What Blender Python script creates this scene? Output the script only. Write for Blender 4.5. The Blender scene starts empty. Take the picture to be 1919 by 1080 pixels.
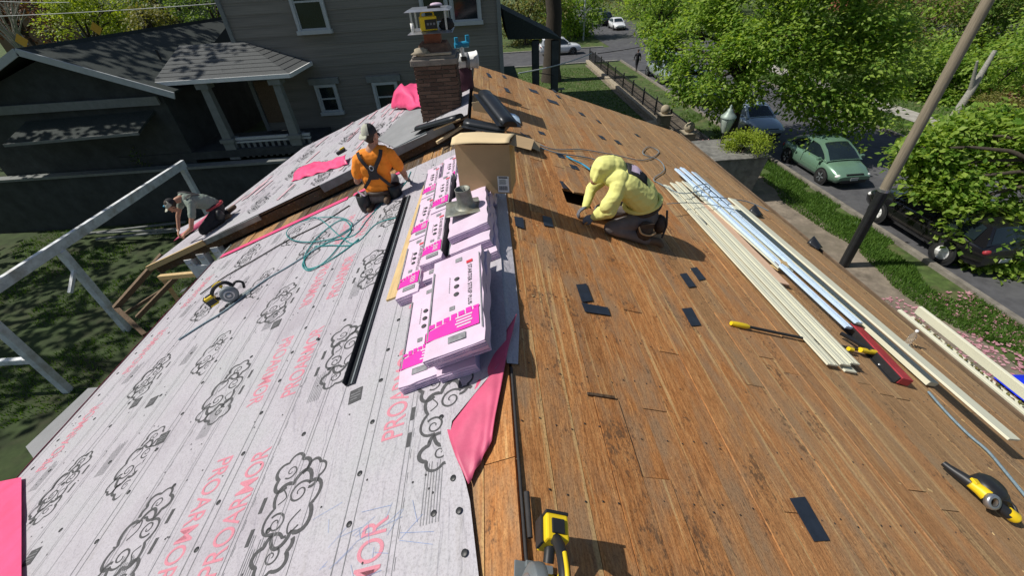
import bpy, math, random
import numpy as np
from mathutils import Vector, Matrix, noise
rnd = random.Random(7)
sc = bpy.context.scene
COL = sc.collection
V = Vector
# ------------------------------------------------------------------ camera, sky, sun, exposure
CAMZ = 2.0
RX = V((0.99699647, -0.06069314, -0.04810811))      # camera right in world
RD = V((-0.07524502, -0.61203169, -0.78724545))     # image down in world
RF = V((0.01833671, 0.78850083, -0.61476029))       # view direction
FPX, CX, CY = 773.0, 959.5, 540.0
cam_d = bpy.data.cameras.new('camera'); cam = bpy.data.objects.new('camera', cam_d); COL.objects.link(cam)
m = Matrix.Identity(4)
for r in range(3):
    m[r][0] = RX[r]; m[r][1] = -RD[r]; m[r][2] = -RF[r]
m[2][3] = CAMZ
cam.matrix_world = m
cam_d.sensor_width = 36.0; cam_d.sensor_fit = 'HORIZONTAL'; cam_d.lens = 36.0*FPX/1919.0
cam_d.clip_start = 0.05; cam_d.clip_end = 2000
sc.camera = cam
SUN = V((-0.63, 0.045, 0.78)).normalized()           # towards the sun
SUN_EL = math.asin(SUN.z); SUN_AZ = math.atan2(SUN.x, SUN.y)
w = bpy.data.worlds.new('World'); sc.world = w; w.use_nodes = True
nt = w.node_tree
bg = nt.nodes['Background']; bg.inputs['Strength'].default_value = 0.078
sky = nt.nodes.new('ShaderNodeTexSky'); sky.sky_type = 'NISHITA'; sky.sun_disc = False
sky.sun_elevation = SUN_EL; sky.sun_rotation = SUN_AZ
nt.links.new(sky.outputs[0], bg.inputs[0])
sl = bpy.data.lights.new('sun', 'SUN'); sl.energy = 4.7; sl.angle = math.radians(0.5); sl.color = (1.0, 0.955, 0.88)
so = bpy.data.objects.new('sun', sl); COL.objects.link(so)
so.rotation_euler = SUN.to_track_quat('Z', 'Y').to_euler(); so.location = (-30, 0, 40)
sc.view_settings.view_transform = 'Standard'; sc.view_settings.look = 'None'
sc.view_settings.exposure = 0.0; sc.view_settings.gamma = 1.0
sc.view_settings.use_curve_mapping = False
# ------------------------------------------------------------------ geometry of the place
T = 0.37; TH = math.atan(T); CT, ST = math.cos(TH), math.sin(TH)
GZ = -6.2; RAISE = 0.28
def ray(px, py):
    return (RX*(px-CX) + RD*(py-CY) + RF*FPX).normalized()
def onp(px, py, n, d):
    o = V((0, 0, CAMZ)); r = ray(px, py); return o + r*((d-n.dot(o))/n.dot(r))
def R(px, py, h=0.0): return onp(px, py, V((T, 0, 1)), h)           # right roof slope raised by h
def L(px, py, h=0.0): return onp(px, py, V((-T, 0, 1)), h)          # left roof slope
def F(px, py, h=0.0): return onp(px, py, V((-T, 0, 1)), RAISE+h)    # raised far left slope
def G(px, py, z=GZ): return onp(px, py, V((0, 0, 1)), z)
def AY(px, py, y): return onp(px, py, V((0, 1, 0)), y)
def AX(px, py, x): return onp(px, py, V((1, 0, 0)), x)
def basis(ux, uy, uz, o):
    mm = Matrix.Identity(4)
    for r in range(3):
        mm[r][0] = ux[r]; mm[r][1] = uy[r]; mm[r][2] = uz[r]; mm[r][3] = o[r]
    return mm
UR, UL, UY = V((CT, 0, -ST)), V((-CT, 0, -ST)), V((0, 1, 0))
NR, NL = V((ST, 0, CT)), V((-ST, 0, CT))
def slope_m(o, ang=0.0, side=1):
    """frame on a roof slope: local z is the slope normal, local x turned by ang from across-slope (+X in the world)"""
    ux = UR if side > 0 else -UL
    n = NR if side > 0 else NL
    return basis(ux, UY, n, o) @ Matrix.Rotation(ang, 4, 'Z')
# ------------------------------------------------------------------ materials
def N(t, k, **kw):
    n = t.nodes.new(k)
    for a, b in kw.items(): setattr(n, a, b)
    return n
def base_mat(name):
    mt = bpy.data.materials.new(name); mt.use_nodes = True
    t = mt.node_tree; b = t.nodes['Principled BSDF']
    return mt, t, b
def rgba(c): return (c[0], c[1], c[2], 1.0)
def noise_node(t, scale, detail=5, rough=.6, vec=None, mapscale=None, coord='Object'):
    if vec is None:
        tc = N(t, 'ShaderNodeTexCoord'); vec = tc.outputs[coord]
    if mapscale:
        mp = N(t, 'ShaderNodeMapping'); mp.inputs['Scale'].default_value = mapscale
        t.links.new(vec, mp.inputs[0]); vec = mp.outputs[0]
    n = N(t, 'ShaderNodeTexNoise'); n.inputs['Scale'].default_value = scale
    n.inputs['Detail'].default_value = detail; n.inputs['Roughness'].default_value = rough
    t.links.new(vec, n.inputs['Vector'])
    return n
def ramp(t, src, stops):
    r = N(t, 'ShaderNodeValToRGB'); e = r.color_ramp.elements
    while len(e) < len(stops): e.new(0.5)
    for q, (p, c) in zip(e, stops):
        q.position = p; q.color = rgba(c) if len(c) == 3 else c
    t.links.new(src, r.inputs[0]); return r
def mixc(t, fac, a, b, mode='MIX'):
    mx = N(t, 'ShaderNodeMix', data_type='RGBA', blend_type=mode)
    for s, i in ((fac, 0), (a, 6), (b, 7)):
        if isinstance(s, (int, float)): mx.inputs[i].default_value = s
        elif isinstance(s, tuple): mx.inputs[i].default_value = rgba(s)
        else: t.links.new(s, mx.inputs[i])
    return mx.outputs[2]
def bump(t, b, src, strength=.3, dist=.01):
    bp = N(t, 'ShaderNodeBump'); bp.inputs['Strength'].default_value = strength; bp.inputs['Distance'].default_value = dist
    t.links.new(src, bp.inputs['Height']); t.links.new(bp.outputs[0], b.inputs['Normal'])
def mat(name, c, rough=.6, metal=0.0, var=.25, scale=6.0, bmp=.15, ms=None, spec=.4, dirt=None, per=0.0):
    mt, t, b = base_mat(name)
    n = noise_node(t, scale, 6, .65, mapscale=ms)
    lo = tuple(x*(1-var) for x in c); hi = tuple(min(1, x*(1+var)) for x in c)
    col = ramp(t, n.outputs[0], [(.3, lo), (.7, hi)]).outputs[0]
    if dirt:
        n2 = noise_node(t, scale*.35, 4, .7)
        f = ramp(t, n2.outputs[0], [(.5, (0, 0, 0)), (.68, (.7, .7, .7))]).outputs[0]
        col = mixc(t, f, col, dirt)
    if per:
        oi = N(t, 'ShaderNodeObjectInfo')
        f = ramp(t, oi.outputs['Random'], [(0, (1-per,)*3), (1, (1.0,)*3)]).outputs[0]
        col = mixc(t, 1.0, col, f, 'MULTIPLY')
    t.links.new(col, b.inputs['Base Color'])
    b.inputs['Roughness'].default_value = rough; b.inputs['Metallic'].default_value = metal
    b.inputs['Specular IOR Level'].default_value = spec
    if bmp: bump(t, b, n.outputs[0], bmp, .01)
    return mt
def wood_mat(name, tones, grey, speck=.75, streak=.5):
    """old roof board: grain along Y, board-to-board tone, black specks, grey weathering, pale streaks"""
    mt, t, b = base_mat(name)
    geo = N(t, 'ShaderNodeNewGeometry'); oi = N(t, 'ShaderNodeObjectInfo')
    sc_ = N(t, 'ShaderNodeMath', operation='MULTIPLY'); t.links.new(oi.outputs['Random'], sc_.inputs[0]); sc_.inputs[1].default_value = 90
    ad = N(t, 'ShaderNodeVectorMath', operation='ADD'); t.links.new(geo.outputs['Position'], ad.inputs[0]); t.links.new(sc_.outputs[0], ad.inputs[1])
    v = ad.outputs[0]
    g1 = noise_node(t, 5, 9, .72, v, (9, .9, 9)); g1.inputs['Distortion'].default_value = .8
    g2 = noise_node(t, 16, 8, .7, v, (5, .5, 5)); g2.inputs['Distortion'].default_value = .5
    bl = noise_node(t, 2.6, 6, .65, v, (1.6, .55, 1.6))
    fine = noise_node(t, 60, 4, .7, v, (1.4, .35, 1.4))
    col = ramp(t, g1.outputs[0], [(.28, tones[0]), (.5, tones[1]), (.72, tones[2])]).outputs[0]
    # whole-board tone
    bt = ramp(t, oi.outputs['Random'], [(0, (.70, .69, .69)), (.25, (.84, .81, .78)), (.5, (.91, .88, .85)), (.75, (.87, .88, .89)), (1, (1.02, .97, .9))]).outputs[0]
    col = mixc(t, 1.0, col, bt, 'MULTIPLY')
    # grain
    gr = ramp(t, g2.outputs[0], [(.34, (.62, .57, .53)), (.5, (1, 1, 1)), (.75, (1.12, 1.1, 1.06))]).outputs[0]
    col = mixc(t, .8, col, gr, 'MULTIPLY')
    fg = ramp(t, fine.outputs[0], [(.32, (.55, .52, .5)), (.5, (1, 1, 1)), (.8, (1.1, 1.1, 1.1))]).outputs[0]
    col = mixc(t, .7, col, fg, 'MULTIPLY')
    # grey weathering
    gf = ramp(t, bl.outputs[0], [(.47, (0, 0, 0)), (.66, (.8, .8, .8))]).outputs[0]
    col = mixc(t, gf, col, grey)
    # pale worn streaks
    st = noise_node(t, 3.2, 3, .5, v, (7, .16, 7))
    sf = ramp(t, st.outputs[0], [(.60, (0, 0, 0)), (.67, (streak,)*3)]).outputs[0]
    col = mixc(t, sf, col, (.66, .46, .21))
    # pale worn edge along some boards
    tc = N(t, 'ShaderNodeTexCoord'); sx = N(t, 'ShaderNodeSeparateXYZ'); t.links.new(tc.outputs['Object'], sx.inputs[0])
    wv = noise_node(t, 2.2, 4, .6, v, (1, .9, 1))
    e1 = N(t, 'ShaderNodeMath', operation='MULTIPLY_ADD'); t.links.new(wv.outputs[0], e1.inputs[0]); e1.inputs[1].default_value = .42; t.links.new(sx.outputs[0], e1.inputs[2])
    ef = ramp(t, e1.outputs[0], [(.60, (0, 0, 0)), (.655, (.8, .8, .8))]).outputs[0]
    on = ramp(t, oi.outputs['Random'], [(.62, (0, 0, 0)), (.66, (.8, .8, .8))]).outputs[0]
    col = mixc(t, mixc(t, 1.0, ef, on, 'MULTIPLY'), col, (.56, .38, .17))
    # board-wide sun bleaching towards the street eave, broken up by noise
    px_ = N(t, 'ShaderNodeSeparateXYZ'); t.links.new(geo.outputs['Position'], px_.inputs[0])
    bz = noise_node(t, .9, 4, .6, geo.outputs['Position'], (1, .4, 1))
    wf = N(t, 'ShaderNodeMath', operation='MULTIPLY_ADD'); t.links.new(bz.outputs[0], wf.inputs[0]); wf.inputs[1].default_value = 2.2
    wx_ = N(t, 'ShaderNodeMath', operation='MULTIPLY_ADD'); t.links.new(px_.outputs[0], wx_.inputs[0]); wx_.inputs[1].default_value = .30; wx_.inputs[2].default_value = -1.25
    t.links.new(wx_.outputs[0], wf.inputs[2])
    wr = ramp(t, wf.outputs[0], [(.1, (0, 0, 0)), (1.0, (.36, .36, .36))]).outputs[0]
    col = mixc(t, wr, col, (.34, .24, .135))
    # fine grit
    gt_ = noise_node(t, 130, 3, .7, geo.outputs['Position'], (1, .6, 1))
    col = mixc(t, .75, col, ramp(t, gt_.outputs[0], [(.33, (.55, .53, .5)), (.5, (1, 1, 1)), (.7, (1.15, 1.13, 1.1))]).outputs[0], 'MULTIPLY')
    # black mould specks, in patches
    sp = noise_node(t, 34, 5, .75, v, (1.2, .7, 1.2)); pm = noise_node(t, 2.2, 3, .6, v, (1.5, .8, 1.5))
    mul = N(t, 'ShaderNodeMath', operation='MULTIPLY'); t.links.new(sp.outputs[0], mul.inputs[0]); t.links.new(pm.outputs[0], mul.inputs[1])
    df = ramp(t, mul.outputs[0], [(.315, (0, 0, 0)), (.375, (speck*.8,)*3)]).outputs[0]
    col = mixc(t, df, col, (.06, .042, .03))
    t.links.new(col, b.inputs['Base Color'])
    b.inputs['Roughness'].default_value = .82; b.inputs['Specular IOR Level'].default_value = .2
    bump(t, b, g2.outputs[0], .6, .008)
    return mt
M = {}
M['deck'] = wood_mat('old_orange_board', [(.31, .125, .042), (.51, .23, .08), (.67, .37, .15)], (.29, .19, .11), .85)
M['deck2'] = wood_mat('weathered_brown_board', [(.27, .138, .058), (.42, .225, .095), (.54, .335, .155)], (.29, .2, .12), .8, .55)
M['deckfar'] = wood_mat('tan_board', [(.35, .178, .074), (.46, .25, .107), (.56, .335, .155)], (.34, .225, .13), .5, .4)
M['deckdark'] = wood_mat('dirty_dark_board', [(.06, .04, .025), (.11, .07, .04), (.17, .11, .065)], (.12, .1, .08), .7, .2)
# ------------------------------------------------------------------ mesh builder and object helpers
class MB:
    def __init__(s): s.v = []; s.f = []; s.mi = []; s.sm = []
    def add(s, vs, fs, mi=0, smooth=False, mx=None):
        o = len(s.v)
        s.v += [tuple(mx @ V(p)) if mx else tuple(p) for p in vs]
        for f in fs:
            s.f.append(tuple(o+i for i in f)); s.mi.append(mi); s.sm.append(smooth)
        return s
    def hexa(s, p, mi=0, mx=None):      # 4 bottom, 4 top, both counter-clockwise
        return s.add(p, [(3, 2, 1, 0), (4, 5, 6, 7), (0, 1, 5, 4), (1, 2, 6, 5), (2, 3, 7, 6), (3, 0, 4, 7)], mi, False, mx)
    def box(s, c, d, mi=0, mx=None):
        x, y, z = c; a, b, e = d[0]/2, d[1]/2, d[2]/2
        return s.hexa([(x-a, y-b, z-e), (x+a, y-b, z-e), (x+a, y+b, z-e), (x-a, y+b, z-e),
                       (x-a, y-b, z+e), (x+a, y-b, z+e), (x+a, y+b, z+e), (x-a, y+b, z+e)], mi, mx)
    def bar(s, a, b, wd, th, mi=0, up=V((0, 0, 1))):    # box from a to b, wd across, th along up
        a, b = V(a), V(b); d = (b-a).normalized(); sd = d.cross(up)
        if sd.length < 1e-4: sd = d.cross(V((1, 0, 0)))
        sd.normalize(); u = sd.cross(d)
        q = []
        for du in (-th/2, th/2):
            for p, k in ((a, -1), (a, 1), (b, 1), (b, -1)):
                q.append(p + sd*(k*wd/2) + u*du)
        return s.hexa(q, mi)
    def prism(s, poly, z0, z1, mi=0, mx=None, smooth=False):
        n = len(poly)
        vs = [(x, y, z0) for x, y in poly] + [(x, y, z1) for x, y in poly]
        fs = [tuple(reversed(range(n))), tuple(range(n, 2*n))] + [(i, (i+1) % n, n+(i+1) % n, n+i) for i in range(n)]
        return s.add(vs, fs, mi, smooth, mx)
    def tube(s, pts, rad, seg=8, mi=0, cap=True, mx=None, smooth=True):
        pts = [V(p) for p in pts]; n = len(pts)
        rad = rad if isinstance(rad, (list, tuple)) else [rad]*n
        vs = []; pu = None
        for i, p in enumerate(pts):
            d = (pts[min(i+1, n-1)]-pts[max(i-1, 0)])
            d = d.normalized() if d.length > 1e-9 else V((0, 0, 1))
            if pu is None:
                pu = d.orthogonal().normalized()
            pu = (pu - d*pu.dot(d))
            pu = pu.normalized() if pu.length > 1e-6 else d.orthogonal().normalized()
            w_ = d.cross(pu)
            for k in range(seg):
                a = 2*math.pi*k/seg
                vs.append(p + (pu*math.cos(a)+w_*math.sin(a))*rad[i])
        fs = [(i*seg+k, i*seg+(k+1) % seg, (i+1)*seg+(k+1) % seg, (i+1)*seg+k) for i in range(n-1) for k in range(seg)]
        s.add(vs, fs, mi, smooth, mx)
        if cap:
            s.add(vs[:seg], [tuple(reversed(range(seg)))], mi, False, mx)
            s.add(vs[-seg:], [tuple(range(seg))], mi, False, mx)
        return s
    def lathe(s, prof, seg=20, mi=0, mx=None, smooth=True):
        vs = [(r*math.cos(2*math.pi*k/seg), r*math.sin(2*math.pi*k/seg), z) for r, z in prof for k in range(seg)]
        fs = [(i*seg+k, i*seg+(k+1) % seg, (i+1)*seg+(k+1) % seg, (i+1)*seg+k) for i in range(len(prof)-1) for k in range(seg)]
        return s.add(vs, fs, mi, smooth, mx)
    def ell(s, c, r, mi=0, seg=14, rings=9, mx=None, jit=0.0, seed=0):
        prof = []
        vs = []; fs = []
        for i in range(rings+1):
            ph = math.pi*i/rings
            for k in range(seg):
                a = 2*math.pi*k/seg
                p = V((math.sin(ph)*math.cos(a), math.sin(ph)*math.sin(a), -math.cos(ph)))
                q = 1+jit*noise.noise(p*2.3+V((seed, seed*.7, 3))) if jit else 1
                vs.append((c[0]+p.x*r[0]*q, c[1]+p.y*r[1]*q, c[2]+p.z*r[2]*q))
        fs = [(i*seg+k, i*seg+(k+1) % seg, (i+1)*seg+(k+1) % seg, (i+1)*seg+k) for i in range(rings) for k in range(seg)]
        return s.add(vs, fs, mi, True, mx)
    def grid(s, fn, nu, nv, mi=0, smooth=True, mx=None):
        vs = [fn(i/nu, j/nv) for i in range(nu+1) for j in range(nv+1)]
        fs = [(i*(nv+1)+j, (i+1)*(nv+1)+j, (i+1)*(nv+1)+j+1, i*(nv+1)+j+1) for i in range(nu) for j in range(nv)]
        return s.add(vs, fs, mi, smooth, mx)
    def ribbon(s, pts, wd, nrm, mi=0, closed=False):
        pts = [V(p) for p in pts]; n = len(pts); vs = []
        for i, p in enumerate(pts):
            a = pts[(i-1) % n] if closed else pts[max(0, i-1)]
            b = pts[(i+1) % n] if closed else pts[min(n-1, i+1)]
            d = (b-a); d = d.normalized() if d.length > 1e-9 else V((1, 0, 0))
            sd = d.cross(nrm).normalized()*(wd(i/(n-1)) if callable(wd) else wd)*.5
            vs += [p-sd, p+sd]
        m_ = n if closed else n-1
        fs = [(2*i, 2*i+1, (2*i+3) % (2*n), (2*i+2) % (2*n)) for i in range(m_)]
        return s.add(vs, fs, mi)
    def mesh(s, name, mats, off=None):
        me = bpy.data.meshes.new(name)
        vs = [(x-off[0], y-off[1], z-off[2]) for x, y, z in s.v] if off is not None else s.v
        me.from_pydata(vs, [], s.f)
        for mt in (mats if isinstance(mats, (list, tuple)) else [mats]): me.materials.append(mt)
        me.polygons.foreach_set('material_index', s.mi); me.polygons.foreach_set('use_smooth', s.sm)
        me.update(); return me
    def part(s, name, mats, parent, off=None, bev=0.0, label=None):
        """a mesh object under parent; off = the root thing's location when the vertices are world coordinates"""
        o = bpy.data.objects.new(name, s.mesh(name, mats, off)); COL.objects.link(o)
        if parent is not None: o.parent = parent
        if bev: bevel(o, bev)
        if label: o['label'] = label
        return o
    def solo(s, name, mats, label, cat, loc=None, group=None, bev=0.0, kind=None):
        """a top-level thing that is one mesh, built in world coordinates, origin at loc"""
        if loc is None:
            a = np.array(s.v); loc = V(((a[:, 0].min()+a[:, 0].max())/2, (a[:, 1].min()+a[:, 1].max())/2, a[:, 2].min()))
        o = bpy.data.objects.new(name, s.mesh(name, mats, loc)); COL.objects.link(o); o.location = loc
        tag(o, label, cat, group)
        if kind: o['kind'] = kind
        if bev: bevel(o, bev)
        return o
def bevel(o, wd, seg=2):
    b = o.modifiers.new('bevel', 'BEVEL'); b.width = wd; b.segments = seg; b.limit_method = 'ANGLE'; b.angle_limit = math.radians(40)
    return o
def tag(o, label=None, cat=None, group=None):
    if label: o['label'] = label
    if cat: o['category'] = cat
    if group: o['group'] = group
def thing(name, label, cat, loc, group=None):
    o = bpy.data.objects.new(name, None); COL.objects.link(o); o.empty_display_size = .2
    if isinstance(loc, Matrix): o.matrix_world = loc
    else: o.location = loc
    tag(o, label, cat, group); return o
def struct(mb, name, mats):
    o = bpy.data.objects.new(name, mb.mesh(name, mats)); COL.objects.link(o); o['kind'] = 'structure'; return o
def stuff(mb, name, mats, label, parent=None, off=None, cat=None):
    o = bpy.data.objects.new(name, mb.mesh(name, mats, off)); COL.objects.link(o); o['kind'] = 'stuff'
    if parent is not None: o.parent = parent
    else:
        o['label'] = label
        if cat: o['category'] = cat
    return o
def inst(me, name, parent, loc=(0, 0, 0), rot=None, scale=None):
    o = bpy.data.objects.new(name, me); COL.objects.link(o); o.parent = parent; o.location = loc
    if rot is not None: o.rotation_euler = rot
    if scale is not None: o.scale = scale
    return o
def copy_tree(o, parent=None):
    c = o.copy(); COL.objects.link(c)
    if parent is not None: c.parent = parent
    for ch in list(o.children): copy_tree(ch, c)
    return c
def catmull(pts, n=8):
    pts = [V(p) for p in pts]; out = []
    for i in range(len(pts)-1):
        p0, p1, p2, p3 = pts[max(i-1, 0)], pts[i], pts[i+1], pts[min(i+2, len(pts)-1)]
        for k in range(n):
            t = k/n
            out.append(.5*((2*p1)+(p2-p0)*t+(2*p0-5*p1+4*p2-p3)*t*t+(3*p1-p0-3*p2+p3)*t**3))
    out.append(pts[-1]); return out
UNIT = MB().box((0, 0, 0), (1, 1, 1))
# simple colours
M['concrete'] = mat('pale_concrete', (.36, .34, .30), .85, var=.25, scale=3, dirt=(.2, .19, .16))
M['asphalt'] = mat('asphalt', (.075, .075, .08), .9, var=.3, scale=2.2, dirt=(.11, .11, .11))
M['tan_stone'] = mat('tan_stone', (.34, .29, .21), .85, var=.25, scale=5)
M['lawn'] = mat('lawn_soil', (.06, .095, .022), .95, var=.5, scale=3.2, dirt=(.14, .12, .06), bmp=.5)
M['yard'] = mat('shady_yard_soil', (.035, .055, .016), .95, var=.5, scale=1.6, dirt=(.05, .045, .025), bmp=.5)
M['dirtpath'] = mat('dirt_path', (.20, .165, .125), .95, var=.4, scale=2.5, dirt=(.14, .12, .085))
M['kerbstone'] = mat('dirty_kerb', (.2, .18, .15), .9, var=.35, scale=3)
M['darkwall'] = mat('dark_concrete', (.05, .055, .055), .9, var=.35, scale=2)
M['siding'] = mat('grey_siding', (.225, .205, .175), .75, var=.35, scale=9, ms=(.4, 2, 2), per=.18)
M['trim'] = mat('pale_trim', (.46, .48, .48), .6, var=.08, bmp=.03)
M['trimdark'] = mat('grey_trim', (.20, .21, .20), .7, var=.15, bmp=.05)
M['glass'] = mat('dark_window_glass', (.012, .02, .024), .08, var=.3, scale=.8, bmp=0, spec=.6)
M['white'] = mat('white_paint', (.78, .78, .76), .55, var=.07, bmp=.04)
M['whitewood'] = mat('worn_white_timber', (.72, .74, .75), .65, var=.22, scale=5, ms=(1, 1, 1), dirt=(.38, .34, .28))
M['black'] = mat('black_plastic', (.018, .019, .021), .45, var=.25, scale=10, bmp=.05)
M['blackmetal'] = mat('black_coated_metal', (.02, .023, .027), .38, .2, var=.2, scale=7, bmp=.04, spec=.5)
M['rubber'] = mat('black_rubber', (.02, .02, .02), .8, var=.2)
M['yellow'] = mat('yellow_tool_plastic', (.80, .56, .015), .42, var=.1, bmp=.03)
M['steel'] = mat('bare_steel', (.45, .46, .47), .38, .85, var=.15, scale=14, bmp=.04)
M['grey'] = mat('grey_metal', (.2, .225, .235), .5, .3, var=.18, scale=8, bmp=.05)
M['lead'] = mat('dull_lead', (.23, .24, .21), .55, .5, var=.35, scale=9, bmp=.3, dirt=(.2, .17, .09))
M['card'] = mat('brown_cardboard', (.42, .29, .155), .85, var=.08, scale=4, bmp=.06)
M['cardin'] = mat('pale_cardboard', (.68, .53, .31), .85, var=.06, scale=4, bmp=.05)
M['paper'] = mat('pale_pink_wrapper', (.64, .50, .615), .6, var=.1, scale=5, bmp=.18, dirt=(.6, .52, .6))
M['paper2'] = mat('shaded_wrapper_side', (.58, .46, .60), .6, var=.12, scale=7, bmp=.2)  # lavender shade on the bundle sides put into the wrapper colour
M['magenta'] = mat('magenta_print', (.78, .03, .38), .55, var=.08, bmp=.02)
M['redink'] = mat('faded_red_print', (.56, .21, .26), .7, var=.2, scale=30, bmp=.0)
M['ink'] = mat('charcoal_print', (.065, .065, .068), .75, var=.3, scale=30, bmp=0)
M['inklight'] = mat('grey_print', (.22, .22, .23), .75, var=.3, scale=30, bmp=0)
M['redlabel'] = mat('red_print', (.55, .03, .05), .6, var=.1, bmp=0)
M['pink'] = mat('hot_pink_film', (.80, .085, .22), .42, var=.14, scale=5, bmp=.25)
M['pinkdull'] = mat('rose_film', (.60, .10, .19), .5, var=.16, scale=5, bmp=.25)
M['cream'] = mat('cream_primed_board', (.66, .65, .50), .6, var=.06, scale=6, ms=(1, .3, 1), bmp=.04, per=.08)
M['peach'] = mat('peach_primed_board', (.70, .46, .30), .65, var=.08, bmp=.05)
M['bluefilm'] = mat('blue_white_film', (.52, .66, .82), .3, var=.08, scale=9, bmp=.06, spec=.6)
M['red'] = mat('worn_red_paint', (.36, .035, .045), .5, var=.25, scale=12, bmp=.08, dirt=(.24, .03, .035))
M['pine'] = mat('fresh_pine', (.56, .40, .19), .7, var=.18, scale=5, ms=(8, .8, 8), bmp=.1)
M['oldwood'] = mat('old_brown_timber', (.15, .1, .06), .85, var=.4, scale=6, ms=(5, 1, 5), bmp=.3)
M['polewood'] = mat('grey_pole_wood', (.25, .21, .15), .85, var=.3, scale=5, ms=(8, 8, .5), bmp=.4)
M['teal'] = mat('teal_hose', (.04, .27, .27), .45, var=.1, bmp=0)
M['bluegrey'] = mat('blue_grey_rope', (.17, .24, .28), .6, var=.3, scale=60, bmp=0)
M['blue'] = mat('bright_blue', (.02, .25, .42), .45, var=.12)
M['bluetarp'] = mat('blue_tarp', (.01, .03, .62), .45, var=.2, scale=3, bmp=.4)
M['brick'] = mat('old_brown_brick', (.17, .10, .07), .9, var=.4, scale=14, bmp=.4, per=.5)
M['mortar'] = mat('grey_mortar', (.22, .19, .16), .95, var=.25, scale=12)
M['terracotta'] = mat('terracotta_flue', (.28, .10, .06), .85, var=.3)
M['flash'] = mat('galvanised_flashing', (.30, .32, .32), .5, .5, var=.35, scale=5, ms=(1, 3, 1), dirt=(.12, .09, .07))
M['felt'] = mat('grey_felt', (.24, .245, .25), .8, var=.12, scale=3)
M['tile'] = mat('dark_slate_patch', (.018, .024, .038), .45, var=.3, scale=12, bmp=.1)
M['shingle'] = mat('charcoal_shingle', (.085, .09, .09), .9, var=.35, scale=18, bmp=.5, ms=(1, 3, 1))
M['shingledark'] = mat('black_shingle', (.028, .036, .033), .9, var=.35, scale=18, bmp=.5)
M['bark'] = mat('dark_bark', (.05, .04, .03), .95, var=.4, scale=6, ms=(4, 4, .6), bmp=.6)
M['barkpale'] = mat('pale_bark', (.3, .29, .25), .95, var=.35, scale=6, ms=(2, 2, 3), bmp=.4)
M['skin'] = mat('tanned_skin', (.42, .22, .14), .55, var=.1, scale=20, bmp=.05)
M['orange'] = mat('orange_shirt_cloth', (.86, .26, .02), .8, var=.1, scale=9, bmp=.35)
M['hiyellow'] = mat('yellow_fleece', (.74, .73, .24), .85, var=.08, scale=12, bmp=.3)
M['olive'] = mat('grey_green_shirt', (.21, .25, .21), .85, var=.12, scale=9, bmp=.3)
M['trouser'] = mat('grey_brown_work_trousers', (.135, .118, .112), .85, var=.2, scale=9, bmp=.35)
M['trouserblack'] = mat('black_work_trousers', (.02, .02, .024), .85, var=.25, scale=9, bmp=.35)
M['glove'] = mat('grey_glove', (.13, .14, .16), .75, var=.2, scale=25, bmp=.2)
M['strap'] = mat('dark_webbing', (.035, .033, .033), .8, var=.2, scale=40, bmp=.2)
M['leather'] = mat('dark_leather', (.045, .03, .022), .6, var=.3, scale=14, bmp=.3)
M['capwhite'] = mat('pale_cap_mesh', (.42, .42, .34), .85, var=.15, scale=40, bmp=.3)
M['capblack'] = mat('black_cap_cloth', (.022, .022, .024), .85, var=.2)
M['hair'] = mat('dark_hair', (.03, .02, .014), .7, var=.3, scale=40)
M['boot'] = mat('brown_boot', (.10, .065, .04), .75, var=.3, bmp=.2)
M['hivisorange'] = mat('orange_trim', (.75, .2, .03), .7, var=.1)
M['sign'] = mat('amber_sign', (.62, .33, .03), .6, var=.1)
def leaf_mat(name, a, b_, trans=.35):
    mt, t, b = base_mat(name)
    geo = N(t, 'ShaderNodeNewGeometry')
    n = noise_node(t, 1.1, 3, .6, geo.outputs['Position'])
    n2 = noise_node(t, 9.0, 2, .5, geo.outputs['Position'])
    ad = N(t, 'ShaderNodeMath', operation='ADD'); t.links.new(n.outputs[0], ad.inputs[0]); t.links.new(n2.outputs[0], ad.inputs[1])
    hv = N(t, 'ShaderNodeMath', operation='MULTIPLY'); t.links.new(ad.outputs[0], hv.inputs[0]); hv.inputs[1].default_value = .30
    ri = N(t, 'ShaderNodeMath', operation='MULTIPLY_ADD'); t.links.new(geo.outputs['Random Per Island'], ri.inputs[0]); ri.inputs[1].default_value = .4; t.links.new(hv.outputs[0], ri.inputs[2]); hv = ri
    c = ramp(t, hv.outputs[0], [(.32, a), (.68, b_)]).outputs[0]
    t.links.new(c, b.inputs['Base Color']); b.inputs['Roughness'].default_value = .5; b.inputs['Specular IOR Level'].default_value = .35
    tr = N(t, 'ShaderNodeBsdfTranslucent'); t.links.new(mixc(t, 1.0, c, (1.25, 1.2, .55), 'MULTIPLY'), tr.inputs[0])
    mx = N(t, 'ShaderNodeMixShader'); mx.inputs[0].default_value = trans
    t.links.new(b.outputs[0], mx.inputs[1]); t.links.new(tr.outputs[0], mx.inputs[2])
    t.links.new(mx.outputs[0], t.nodes['Material Output'].inputs[0])
    return mt
M['leaf'] = leaf_mat('spring_leaf', (.115, .24, .028), (.38, .51, .095), .55)
M['leafdark'] = leaf_mat('deep_green_leaf', (.06, .12, .02), (.18, .27, .05), .45)
M['leaflime'] = leaf_mat('lime_leaf', (.18, .27, .02), (.36, .44, .05), .45)
M['leafred'] = leaf_mat('rusty_leaf', (.13, .055, .03), (.2, .09, .045), .25)
M['leafolive'] = leaf_mat('olive_leaf', (.13, .145, .035), (.26, .245, .07), .4)
M['petal'] = leaf_mat('pink_petal', (.5, .22, .27), (.62, .36, .38), .2)
M['grass'] = leaf_mat('grass_blade', (.055, .125, .018), (.12, .22, .035), .3)
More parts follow.
